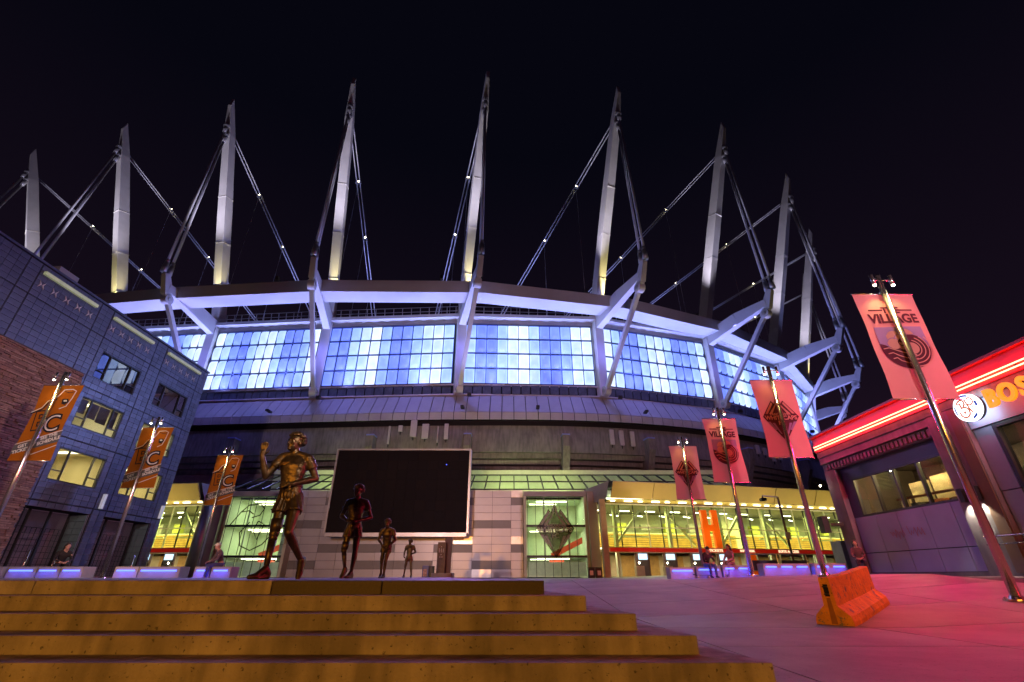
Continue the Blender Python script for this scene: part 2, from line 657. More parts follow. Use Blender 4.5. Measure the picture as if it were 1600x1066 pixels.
for i, (a, b) in enumerate([(-16.5, -8.0), (-8.0, 0.40)]):
    for j in range(6):
        y0, y1 = D1 + 1.205 + j * 3.9, D1 + 1.195 + (j + 1) * 3.9
        if i == 0 and j > 2:
            continue
        mb = MB()
        f = lambda y: b - (0.18 * (y - D1) if i else 0)
        mb.prism([(a + 0.004, y0), (f(y0) - 0.004, y0), (f(y1) - 0.004, y1), (a + 0.004, y1)], lambda u, v, d: (u, v, d), Z1 - 0.001, -1.0)
        mb.build('terrace_slab', M_PAVE, steps)

# ------------------------------------------------------------------ stadium
J = [(-91.5, 71.5), (-75.0, 64.7), (-58.4, 60.6), (-42.7, 59.1), (-26.0, 57.6), (-7.1, 56.4), (11.7, 57.3), (29.0, 62.5), (44.4, 72.1), (57.0, 85.5), (66.0, 100.5)]
J = [Vector(p) for p in J]                       # J[i + 1] belongs to frame i + 1, counted from the left
TIP = [None, (-84.0, 53.5), (-63.0, 49.0), (-44.0, 48.2), (-23.8, 44.8), (-3.7, 44.5), (16.1, 45.6), (34.7, 51.9), (51.0, 62.6), (64.1, 77.8), (73.4, 95.9)]
RING = [None, (-81.0, 58.0), (-62.5, 53.2), (-44.3, 50.6), (-25.0, 48.9), (-3.9, 49.2), (15.0, 53.0), (31.9, 60.0), (46.2, 69.8), (58.5, 83.6), (67.5, 98.6)]
TOPZ = 68.0
MTOP = [None, (-86.8, 59.2), (-66.2, 53.8), (-45.6, 49.4), (-24.7, 45.8), (-3.75, 44.8), (16.8, 47.2), (36.0, 53.7), (53.1, 65.0), (66.6, 80.8), (75.0, 98.0)]
ZJ, ZP, ZB = 31.7, 33.0, 20.8


def curve_pt(t):
    """Catmull-Rom through J; returns point and outward normal."""
    i = int(clamp(math.floor(t), 0, len(J) - 2))
    u = t - i
    p0, p1, p2, p3 = J[max(i - 1, 0)], J[i], J[i + 1], J[min(i + 2, len(J) - 1)]
    p = 0.5 * ((2 * p1) + (-p0 + p2) * u + (2 * p0 - 5 * p1 + 4 * p2 - p3) * u * u + (-p0 + 3 * p1 - 3 * p2 + p3) * u ** 3)
    d = 0.5 * ((-p0 + p2) + 2 * (2 * p0 - 5 * p1 + 4 * p2 - p3) * u + 3 * (-p0 + 3 * p1 - 3 * p2 + p3) * u * u)
    d.normalize()
    return p, Vector((d.y, -d.x))


def off(t, o, z):
    p, nrm = curve_pt(t)
    return Vector((p.x + nrm.x * o, p.y + nrm.y * o, z))


def sweep(prof, t0, t1, n, closed=True):
    mb = MB()
    k = len(prof)
    vs = []
    for i in range(n + 1):
        t = lerp(t0, t1, i / n)
        vs += [off(t, o, z) for o, z in prof]
    fs = []
    rng = range(k) if closed else range(k - 1)
    for i in range(n):
        for j in rng:
            fs.append((i * k + j, (i + 1) * k + j, (i + 1) * k + (j + 1) % k, i * k + (j + 1) % k))
    if closed:
        fs += [tuple(range(k)), tuple(range(n * k + k - 1, n * k - 1, -1))]
    return mb.add(vs, fs)


stadium = thing('stadium', 'large oval stadium with blue lit cushion facade, leaning white masts and cables', 'stadium', (-7, 57, 0))
T0, T1 = 0.6, 9.9
# body behind everything
sweep([(-0.6, 0), (-0.6, 32.2), (-3.5, 32.2), (-3.5, 0)], T0, T1, 80).build('inner_wall', M_DARK, stadium)
# band, soffit tiers
sweep([(1.9, 13.1), (1.9, 16.3), (1.5, 16.3), (1.5, 17.0), (-0.4, 17.0), (-0.4, 13.1)], T0, T1, 80).build('concrete_band', M_BAND, stadium)
sweep([(1.53, 16.32), (1.53, 16.98), (1.45, 16.98), (1.45, 16.32)], T0, T1, 80).build('shadow_gap', M_DARK, stadium)
tiers = [(1.6, 13.05, 12.45), (1.0, 12.35, 11.85), (0.35, 11.75, 11.25)]
for o, za, zb in tiers:
    sweep([(o, zb), (o, za), (-0.5, za), (-0.5, zb)], T0, T1, 80).build('seating_tier', M_BAND, stadium)
sweep([(0.9, 10.0), (0.9, 11.1), (-0.55, 11.1), (-0.55, 10.0)], T0, T1, 80).build('tier_beam', mat('tier_beam_paint', (0.2, 0.13, 0.12), 0.8, var=0.2), stadium)
# parapet cladding, panel by panel
NP = 13
for fi in range(1, 9):
    for k in range(NP):
        ta, tb = fi + k / NP, fi + (k + 1) / NP
        g = 0.0022
        for (oa, za, ob, zb, m, nm) in ((0.25, 20.78, 2.2, 17.94, M_CLAD, 'parapet_panel'), (2.2, 17.9, 2.2, 17.0, M_CLAD_B, 'fascia_panel')):
            mb = MB()
            q = [off(ta + g, oa, za), off(tb - g, oa, za), off(tb - g, ob, zb), off(ta + g, ob, zb)]
            q2 = [off(ta + g, oa - 0.12, za - 0.06), off(tb - g, oa - 0.12, za - 0.06), off(tb - g, ob - 0.12, zb - (0 if nm == 'fascia_panel' else 0.04)), off(ta + g, ob - 0.12, zb - (0 if nm == 'fascia_panel' else 0.04))]
            mb.add(q + q2, [(0, 1, 2, 3), (7, 6, 5, 4), (0, 4, 5, 1), (1, 5, 6, 2), (2, 6, 7, 3), (3, 7, 4, 0)])
            mb.build(nm, m, stadium)
sweep([(0.1, 20.7), (2.0, 17.85), (2.0, 17.05), (1.5, 17.05), (-0.4, 20.7)], T0, T1, 80).build('parapet_backing', M_DARK, stadium)

# strip window below the cushions, cap and eave above
M_STRIPGL = mat('strip_glass', (0.10, 0.12, 0.15), 0.12, var=0.3, scale=1.2, spec=0.9)
for fi in range(1, 9):
    for k in range(14):
        a, b = fi + 0.04 + k * 0.92 / 14, fi + 0.04 + (k + 1) * 0.92 / 14
        p, q = off(a + 0.004, 0.3, 0), off(b - 0.004, 0.3, 0)
        mb = MB()
        mb.beam((p.x, p.y, 21.5), (q.x, q.y, 21.5), 0.12, 1.2)
        mb.build('strip_pane', M_STRIPGL, stadium)
    for z, h, nm in ((22.2, 0.16, 'sill_rail'), (20.85, 0.14, 'sill_rail')):
        p, q = off(fi + 0.02, 0.4, z), off(fi + 0.98, 0.4, z)
        MB().beam(p, q, 0.35, h).build(nm, M_STEEL, stadium)

# lit cushions: 12 columns by 4 rows in each bay
NC, NR, ZC0, ZC1 = 12, 4, 22.35, 31.15
PAT = [0.9, 0.62, 0.30, 0.24, 0.56, 0.85, 0.94, 0.6, 0.28, 0.24, 0.56, 0.85]
GN = 6
base_v = []
for b in range(GN + 1):
    for a in range(GN + 1):
        u, v = a / GN * 2 - 1, b / GN * 2 - 1
        d = (1 - u ** 4) * (1 - v ** 4) ** 0.8
        base_v.append((u / 2, -d, v / 2))
base_f = [(b * (GN + 1) + a, b * (GN + 1) + a + 1, (b + 1) * (GN + 1) + a + 1, (b + 1) * (GN + 1) + a) for b in range(GN) for a in range(GN)]
cme = MB().add(base_v, base_f).mesh('facade_cushion', M_CUSH, True)
for fi in range(2, 9):
    A, na = curve_pt(fi)
    B, nb_ = curve_pt(fi + 1)
    d = (B - A).normalized()
    nrm = Vector((d.y, -d.x))
    L = (B - A).length
    inset = 0.75
    w = (L - 2 * inset) / NC
    h = (ZC1 - ZC0) / NR
    bulge = 0.6
    for c in range(NC):
        for r in range(NR):
            ctr = A + d * (inset + w * (c + 0.5)) + nrm * 0.35
            M = Matrix(((d.x * (w - 0.06), nrm.x * -bulge, 0, ctr.x), (d.y * (w - 0.06), nrm.y * -bulge, 0, ctr.y), (0, 0, h - 0.09, ZC0 + h * (r + 0.5)), (0, 0, 0, 1)))
            o = put('facade_cushion', cme, stadium, M)
            o['tint'] = clamp(PAT[(c + (fi * 5) % 3) % 12] + random.uniform(-0.14, 0.1), 0.05, 1.0)
    # mullion grid of the bay
    mb = MB()
    for c in range(NC + 1):
        p = A + d * (inset + w * c) + nrm * 0.5
        mb.beam((p.x, p.y, ZC0), (p.x, p.y, ZC1), 0.085, 0.2, (nrm.x, nrm.y, 0))
    mb.build('mullion_grid', M_BLUEF, stadium)
    for r in range(NR + 1):
        p, q = A + d * inset + nrm * 0.42, A + d * (L - inset) + nrm * 0.42
        MB().beam((p.x, p.y, ZC0 + h * r), (q.x, q.y, ZC0 + h * r), 0.5, 0.12).build('transom', M_BLUEF, stadium)
    # eave, light cove and walkway railing
    for (o1, z0, o2, z1, m, nm) in ((0.5, 31.25, 0.5, 31.75, M_CLAD_B, 'eave_board'), (1.25, 31.95, 1.25, 32.4, M_STEEL, 'eave_rim')):
        p, q = A + nrm * o1, B + nrm * o1
        mb = MB()
        mb.beam((p.x, p.y, (z0 + z1) / 2), (q.x, q.y, (z0 + z1) / 2), 0.2, z1 - z0)
        mb.build(nm, m, stadium)
    mb = MB()
    mb.add([(*(A + nrm * 0.45), 31.8), (*(B + nrm * 0.45), 31.8), (*(B + nrm * 1.2), 32.2), (*(A + nrm * 1.2), 32.2),
            (*(A + nrm * 0.45), 31.9), (*(B + nrm * 0.45), 31.9), (*(B + nrm * 1.2), 32.3), (*(A + nrm * 1.2), 32.3)],
           [(0, 1, 2, 3), (7, 6, 5, 4), (0, 4, 5, 1), (2, 6, 7, 3), (1, 5, 6, 2), (0, 3, 7, 4)])
    mb.build('eave_soffit', M_STEEL, stadium)
    mb = MB()
    for k in range(15):
        p = A + d * (L * (k + 0.5) / 15) + nrm * 0.9
        mb.beam((p.x, p.y, 32.3), (p.x + nrm.x * 0.3, p.y + nrm.y * 0.3, 33.6), 0.07, 0.07)
    for zz, oo in ((33.6, 1.2), (33.0, 1.06)):
        p, q = A + nrm * oo, B + nrm * oo
        mb.tube((p.x, p.y, zz), (q.x, q.y, zz), 0.04, n=6)
    mb.build('walkway_railing', M_ALU, stadium)


def eye(mb, c, axis, r, t):
    a = Vector(axis).normalized()
    mb.tube(Vector(c) - a * t / 2, Vector(c) + a * t / 2, r, r, 20)


BLUE_UP, WARM_UP = (0.32, 0.32, 1.0), (1.0, 0.86, 0.36)
CENTER = Vector((-34, 140, 35))
for fi in range(1, 11):

    jx = Vector((J[fi].x, J[fi].y, ZJ))
    P = Vector((*TIP[fi], ZP))
    T = Vector((*MTOP[fi], TOPZ))
    rad = Vector((P.x - jx.x, P.y - jx.y, 0)).normalized()
    tan = Vector((-rad.y, rad.x, 0))
    B = Vector((J[fi].x, J[fi].y, ZB)) + rad * 0.5
    JJ = jx + rad * 0.5
    # column with a flared head
    mb = MB()
    mb.beam(B, JJ, 1.15, 0.9, up=rad, w1=1.25, h1=1.5)
    mb.build('column', M_STEEL, stadium, bevel=0.03)
    # mast: box section, tapering, with a slanting cut at its top
    mb = MB()
    ax = (T - jx).normalized()
    sx = tan
    sy = sx.cross(ax).normalized()
    sec = []
    for s, a, b in ((0.0, 0.58, 0.78), (0.5, 0.64, 0.80), (0.85, 0.58, 0.66), (1.0, 0.27, 0.36)):
        c = jx.lerp(T, s)
        sec.append([c + sx * a * i + sy * b * k for i, k in ((-1, -1), (1, -1), (1, 1), (-1, 1))])
    sec[3] = [v + ax * (1.6 if i in (0, 1) else 0) for i, v in enumerate(sec[3])]
    vs = [v for q in sec for v in q]
    fs = [(3, 2, 1, 0), (12, 13, 14, 15)]
    for q in range(3):
        for i in range(4):
            fs.append((q * 4 + i, q * 4 + (i + 1) % 4, q * 4 + 4 + (i + 1) % 4, q * 4 + 4 + i))
    mb.add(vs, fs)
    mb.build('mast', M_MAST, stadium, bevel=0.05)
    for s in (0.18, 0.36, 0.56):
        mb = MB()
        c = jx.lerp(T, s)
        mb.beam(c, c + ax * 0.08, 1.31, 1.64, up=sy)
        mb.build('mast_flange', M_MAST, stadium)
    # outrigger: deep at the column, shallow at the tip, with an upturned nose
    mb = MB()
    mid = JJ.lerp(P, 0.5) + V(0, 0, 0.1)
    end = P - rad * 1.0 + V(0, 0, -0.3)
    mb.beam(JJ + V(0, 0, -0.1), mid, 0.95, 2.1, w1=0.9, h1=1.9)
    mb.beam(mid, end, 0.9, 1.9, w1=0.75, h1=1.0)
    mb.build('outrigger', M_STEEL, stadium, bevel=0.03)
    mb = MB()
    tipz = P + V(0, 0, 1.3)
    mb.beam(end - rad * 0.3 + V(0, 0, -0.7), tipz - rad * 0.15, 0.72, 1.25, up=rad, w1=0.62, h1=0.75)
    mb.build('outrigger_nose', M_STEEL, stadium, bevel=0.04)
    # strut with pinned eyes from the nose down to the column foot
    pin = P - rad * 1.6 + V(0, 0, -1.7)
    foot = B + rad * 0.9 + V(0, 0, 0.55)
    mb = MB()
    mb.beam(pin, foot, 0.52, 0.5, up=tan)
    eye(mb, pin, tan, 0.62, 0.8)
    eye(mb, foot, tan, 0.62, 0.8)
    strut = mb.build('strut', M_STEEL, stadium)
    for c in (pin, foot):
        mb = MB()
        eye(mb, c, tan, 0.26, 1.0)
        mb.build('pin', M_ALU, strut)
    mb = MB()
    mb.beam(end + V(0, 0, -0.2), pin + (pin - foot).normalized() * 0.5, 0.5, 0.8, up=rad)
    mb.build('gusset', M_STEEL, stadium)
    # back stays: two stacked cables with sockets
    ca, cb = jx.lerp(T, 0.885) + rad * 0.7, jx.lerp(T, 0.84) + rad * 0.75
    for q, (hi, lo) in enumerate(((ca, tipz + rad * 0.3), (cb, tipz - rad * 0.55))):
        d = (hi - lo).normalized()
        stay = MB().tube(lo, hi, 0.17, n=8).build('stay_cable', M_CABLE, stadium, True)
        mb = MB()
        mb.tube(lo, lo + d * 1.5, 0.36, 0.28, 10)
        mb.tube(lo + d * 1.5, lo + d * 2.0, 0.28, 0.2, 10)
        mb.tube(hi - d * 1.6, hi, 0.26, 0.38, 10)
        mb.ball(hi, 0.5, seg=10, rings=6)
        mb.build('cable_socket', M_ALU, stay, True)
    # fore stays to the roof's inner ring, with small lights
    fa = jx.lerp(T, 0.875) - rad * 0.7
    inner = CENTER + (fa - CENTER) * 0.38
    inner.z = 36.5
    side = (inner - fa).cross(V(0, 0, 1)).normalized()
    for sgn in (-1, 1):
        MB().tube(fa + side * 0.25 * sgn, inner + side * 0.35 * sgn, 0.10, n=6).build('fore_stay', M_CABLE, stadium, True)
    for k in range(1, 6):
        s = k / 6.2
        c = fa.lerp(inner, s)
        mb = MB()
        mb.beam(c - side * 0.45, c + side * 0.45, 0.2, 0.3)
        mb.tube(c, c + V(0, 0, -0.55), 0.05, n=6)
        cl = mb.build('cable_clamp', M_ALU, stadium)
        MB().ball(c + V(0, 0, 0.3), 0.14, seg=8, rings=6).build('cable_light', M_LAMPW, cl)
        hb = V(c.x, c.y, 33.4)
        MB().tube(hb, c, 0.022, n=5).build('hanger', M_CABLE, stadium)
        if k in (3, 4, 5):
            MB().tube(hb, hb + V(0, 0, min(9.0, (c.z - hb.z) * 0.6)), 0.085, 0.02, n=5).build('lit_hanger', M_BLUECAB, stadium)
    # flood lamps at the column foot, uplight at the mast foot
    if 1 <= fi <= 10:
        lp = B + rad * 2.2 + tan * 1.1 + V(0, 0, -0.35)
        mb = MB()
        mb.box(lp.x - 0.25, lp.x + 0.25, lp.y - 0.2, lp.y + 0.2, lp.z - 0.5, lp.z - 0.1)
        mb.build('flood_lamp', M_BLACK, stadium)
        light('column_uplight', 'SPOT', B + rad * 1.15 + V(0, 0, 0.25), 900, WARM_UP, JJ + rad * 0.6, 0.1, 22, 0.8)
        light('mast_uplight', 'SPOT', JJ + rad * 1.6 + tan * 0.9 + V(0, 0, 1.6), 15000, WARM_UP, jx.lerp(T, 0.3), 0.2, 22, 0.9)
        for sg in (-1, 1):  # added fill lights with made-up boxes, to brighten the whole mast
            fl_ = V(RING[fi][0], RING[fi][1], 34.6) + tan * 5.0 * sg - rad * 1.0
            MB().box(fl_.x - 0.2, fl_.x + 0.2, fl_.y - 0.2, fl_.y + 0.2, 33.76, 34.3).build('flood_lamp', M_BLACK, stadium)
            light('mast_fill', 'SPOT', fl_, 21000, (0.76, 0.71, 0.96), jx.lerp(T, 0.88), 0.3, 50, 1.0)
        rl = jx - rad * 9.0 + V(0, 0, 1.4)
        light('roof_flood', 'SPOT', rl, 11000, (0.34, 0.38, 1.0), fa.lerp(inner, 0.45), 0.3, 100, 0.9)  # added blue flood that brightens the fore stays
# flood lamps on the parapet, aimed up at the ring beam
for fi in range(2, 10):
    for u in (0.25, 0.75):
        p = off(fi + u, 2.1, 20.4)
        q = off(fi + u, 5.5, 32.0)
        light('ring_flood', 'SPOT', p, 5200, BLUE_UP, q, 0.3, 120, 0.8)
        light('eave_flood', 'SPOT', off(fi + u, 2.4, 20.9), 1500, (0.3, 0.5, 1.0), off(fi + u, 0.8, 32.0), 0.3, 70, 0.8)

for fi in range(2, 10):  # added blue spots that tint the parapet
    for u in (0.5, 1.0):
        light('parapet_wash', 'SPOT', off(fi + u, 6.2, 31.6), 2600, (0.20, 0.20, 1.0), off(fi + u, 1.2, 19.0), 0.4, 85, 0.9)

# ring beam, straight from frame to frame
ring_prof = [(0, 0.0), (0, 1.75), (-2.6, 1.75), (-2.6, 0.0)]
for fi in range(1, 10):
    a, b = Vector(RING[fi]), Vector(RING[fi + 1])
    def rn(i):
        v = Vector(RING[min(i + 1, 10)]) - Vector(RING[max(i - 1, 1)])
        v.normalize()
        return Vector((v.y, -v.x))
    na, nb_ = rn(fi), rn(fi + 1)
    mb = MB()
    vs = [(*(a + na * o), 32.0 + z) for o, z in ring_prof] + [(*(b + nb_ * o), 32.0 + z) for o, z in ring_prof]
    mb.add(vs, [(0, 1, 2, 3), (7, 6, 5, 4), (0, 4, 5, 1), (1, 5, 6, 2), (2, 6, 7, 3), (3, 7, 4, 0)])
    mb.build('ring_beam', M_STEEL, stadium, bevel=0.04)

# concrete raker fins under the band
for t in (3.55, 4.505, 5.10, 5.7, 6.25, 7.05, 7.75):
    p, nrm = curve_pt(t)
    n3, t3 = V(nrm.x, nrm.y, 0), V(-nrm.y, nrm.x, 0)
    base = V(p.x, p.y, 0)
    fn = lambda u, v, d: base + n3 * u + t3 * d + V(0, 0, v)
    mb = MB()
    mb.prism([(1.4, 14.9), (3.1, 14.9), (3.1, 13.6), (2.3, 11.6), (1.6, 9.7), (0.2, 9.7), (0.2, 13.0)], fn, -0.42, 0.42)
    mb.build('raker_fin', M_BAND, stadium, bevel=0.03)
    MB().prism([(1.5, 14.9), (3.15, 14.9), (3.15, 15.05), (1.5, 15.05)], fn, -0.46, 0.46).build('fin_cap', mat('blue_cap', (0.2, 0.25, 0.6), 0.5), stadium)

# sloping glass roof over the concourse
x0, x1, npan = -27.5, 25.0, 36
lo_y, lo_z, hi_y, hi_z = 47.0, 7.6, 53.4, 10.2
for k in range(npan):
    a, b = lerp(x0, x1, k / npan), lerp(x0, x1, (k + 1) / npan)
    for r in range(2):
        ya, za = lerp(lo_y, hi_y, r / 2), lerp(lo_z, hi_z, r / 2)
        yb, zb = lerp(lo_y, hi_y, (r + 1) / 2), lerp(lo_z, hi_z, (r + 1) / 2)
        MB().add([(a + 0.03, ya + 0.03, za), (b - 0.03, ya + 0.03, za), (b - 0.03, yb - 0.03, zb), (a + 0.03, yb - 0.03, zb)], [(0, 1, 2, 3)]).build('roof_pane', M_GLASS, stadium)
    MB().beam((a, lo_y, lo_z + 0.02), (a, hi_y, hi_z + 0.02), 0.1, 0.14).build('glazing_bar', M_FRAME, stadium)
for s in (0, 0.5, 1):
    y, z = lerp(lo_y, hi_y, s), lerp(lo_z, hi_z, s)
    MB().beam((x0, y, z + 0.03), (x1, y, z + 0.03), 0.12, 0.12).build('glazing_bar', M_FRAME, stadium)
# concourse behind the wall: floor, back wall with light tubes seen through the roof glass
MB().box(-27.5, 25, 54.5, 54.8, 0, 11.0).build('concourse_wall', M_GREENW, stadium)
MB().box(-27.5, 25, 47.6, 54.4, 6.7, 6.8).build('concourse_ceiling', M_GREENW, stadium)
for xx in (-22, -14, -3, 3, 10, 17):
    MB().box(xx, xx + 5.2, 51.0, 51.12, 7.3, 7.4).build('light_tube', M_TUBEW, stadium)
    light('concourse_lamp', 'AREA', (xx + 2.6, 51.4, 7.6), 200, (0.82, 1.0, 0.36), (xx + 2.6, 54.6, 9.6), 4.0, size_y=0.6)

# metal panel wall
wall_top, wall_bot = 7.55, -0.1
MB().box(-21.7, 1.05, 47.06, 47.4, wall_bot, wall_top - 0.02).build('wall_backing', M_PJOINT, stadium)
rows, pw = 11, 1.8
rh = (wall_top - wall_bot) / rows
for r in range(rows):
    x = -21.7
    k = 0
    while x < 1.0:
        w = min(pw, 1.05 - x)
        q = random.random()
        dark = r in (1, 3, 6, 9)
        bright = r in (0, 4, 7, 10)
        m = M_PANEL_A
        seg = (k // 2 + r * 3) % 5
        if dark and seg in (0, 1, 3):
            m = M_PANEL_B
        elif bright and q < 0.4:
            m = M_PANEL_C
        MB().box(x + 0.012, x + w - 0.012, 47.0 - (0.01 if m is M_PANEL_C else 0), 47.05, wall_bot + r * rh + 0.012, wall_bot + (r + 1) * rh - 0.012).build('metal_panel', m, stadium)
        x += pw
        k += 1
# podium mass left and right of the glazed parts, below the tiers
sweep([(0.5, -0.3), (0.5, 10.05), (-0.5, 10.05), (-0.5, -0.3)], 0.6, 3.2, 20).build('podium_wall', M_BAND, stadium)
sweep([(0.5, -0.3), (0.5, 10.05), (-0.5, 10.05), (-0.5, -0.3)], 6.6, 9.9, 30).build('podium_wall', M_BAND, stadium)

# far mast seen between the right-hand frames
fm = thing('roof_mast', 'small pale far mast showing between the two rightmost stadium masts', 'mast', (76, 132, 30))
MB().beam((76, 132, 30), (78, 130, 50), 1.3, 1.5, w1=0.7, h1=0.8).build('mast', M_MAST, fm)
MB().tube((78, 130, 47), (84, 126, 33), 0.16, n=6).build('stay_cable', M_CABLE, fm)

# video screen
scr = thing('video_screen', 'large switched-off video screen with pale frame on the stadium wall', 'screen', (-10.5, 45.3, 3.4))
MB().box(-16.85, -4.15, 45.06, 45.5, 3.55, 10.95).build('display_back', M_DARK, scr)
smod = [MB().box(0, 1, 0, 1, 0, 1).mesh('screen_module', m) for m in (M_SCREEN, mat('screen_mesh_b', (0.009, 0.0075, 0.010), 0.7, var=0.2, scale=2, spec=0.15), mat('screen_mesh_c', (0.012, 0.009, 0.010), 0.7, var=0.2, scale=2, spec=0.15))]
for i in range(13):
    for k in range(8):
        w_, h_ = 12.68 / 13, 7.38 / 8
        put('screen_module', smod[random.choice((0, 0, 1, 2))], scr, Matrix(((w_ - 0.012, 0, 0, -16.84 + i * w_), (0, 0.05, 0, 45.0), (0, 0, h_ - 0.012, 3.56 + k * h_), (0, 0, 0, 1))))
for (a, b, c, d) in ((-17.05, -16.87, 3.45, 11.12), (-4.13, -3.95, 3.45, 11.12), (-16.865, -4.135, 10.97, 11.12), (-16.865, -4.135, 3.2, 3.53)):
    MB().box(a, b, 44.93, 45.6, c, d).build('frame', M_ALU, scr)
for x in (-15, -10.5, -6):
    MB().box(x - 0.15, x + 0.15, 45.52, 47.0, 6.8, 7.3).build('bracket', M_BLACK, scr)
MB().ball((-6.3, 44.99, 9.6), 0.04, seg=8, rings=6).build('indicator', M_LEDB, scr)

# cell antennas on the concrete band
def antenna(t, w, h, z, label, o=2.15):
    p, nrm = curve_pt(t)
    b = V(p.x, p.y, 0)
    n3, t3 = V(nrm.x, nrm.y, 0), V(-nrm.y, nrm.x, 0)
    r = thing('antenna', label, 'antenna', b + n3 * 1.95 + V(0, 0, z), 'antennas on the concrete band')
    fn = lambda u, v, d: b + t3 * u + n3 * d + V(0, 0, v)
    MB().prism([(-w / 2, z), (w / 2, z), (w / 2, z + h), (-w / 2, z + h)], fn, o, o + 0.28).build('radome', M_ANT, r, bevel=0.05)
    mb = MB()
    mb.beam(b + n3 * 1.85 + V(0, 0, z + h * 0.5), b + n3 * o + V(0, 0, z + h * 0.5), 0.12, 0.3)
    mb.tube(b + n3 * (o + 0.1) + V(0, 0, z - 0.35), b + n3 * (o + 0.1) + V(0, 0, z), 0.07, n=6)
    mb.build('bracket', M_BLACK, r)


def t_for_x(x):
    return min((abs(curve_pt(2 + k * 0.002)[0].x - x), 2 + k * 0.002) for k in range(3200))[1]


for x, w, h, z, lab in ((-14.6, 0.22, 2.2, 14.0, 'slim stepped antenna leftmost in the cluster above the screen'), (-13.3, 0.5, 0.75, 15.5, 'shortest boxy antenna of the cluster above the screen'),
                        (-11.7, 0.75, 2.1, 14.8, 'tallest wide antenna of the cluster above the screen'), (-10.3, 0.8, 1.8, 14.6, 'second wide antenna, right of the tallest above the screen'),
                        (-8.8, 0.14, 2.0, 14.1, 'thin rod antenna between two panels above the screen'), (-7.8, 0.5, 1.9, 14.5, 'rightmost panel antenna of the cluster above the screen'),
                        (11.7, 0.55, 1.85, 14.1, 'left of three pale antennas on the band right of the screen'), (12.9, 0.55, 1.85, 14.05, 'middle of three pale antennas right of the screen'),
                        (14.2, 0.55, 1.85, 14.0, 'right of three pale antennas right of the screen'),
                        (32.0, 0.6, 1.2, 14.6, 'first antenna of the far right row behind the banners'), (33.2, 0.6, 1.0, 14.6, 'second antenna of the far right row behind the banners'),
                        (34.6, 0.6, 1.9, 13.9, 'third, longest antenna of the far right row behind banners'), (35.9, 0.6, 1.5, 14.3, 'fourth antenna of the far right row behind the banners')):
    antenna(t_for_x(x), w, h, z, lab)


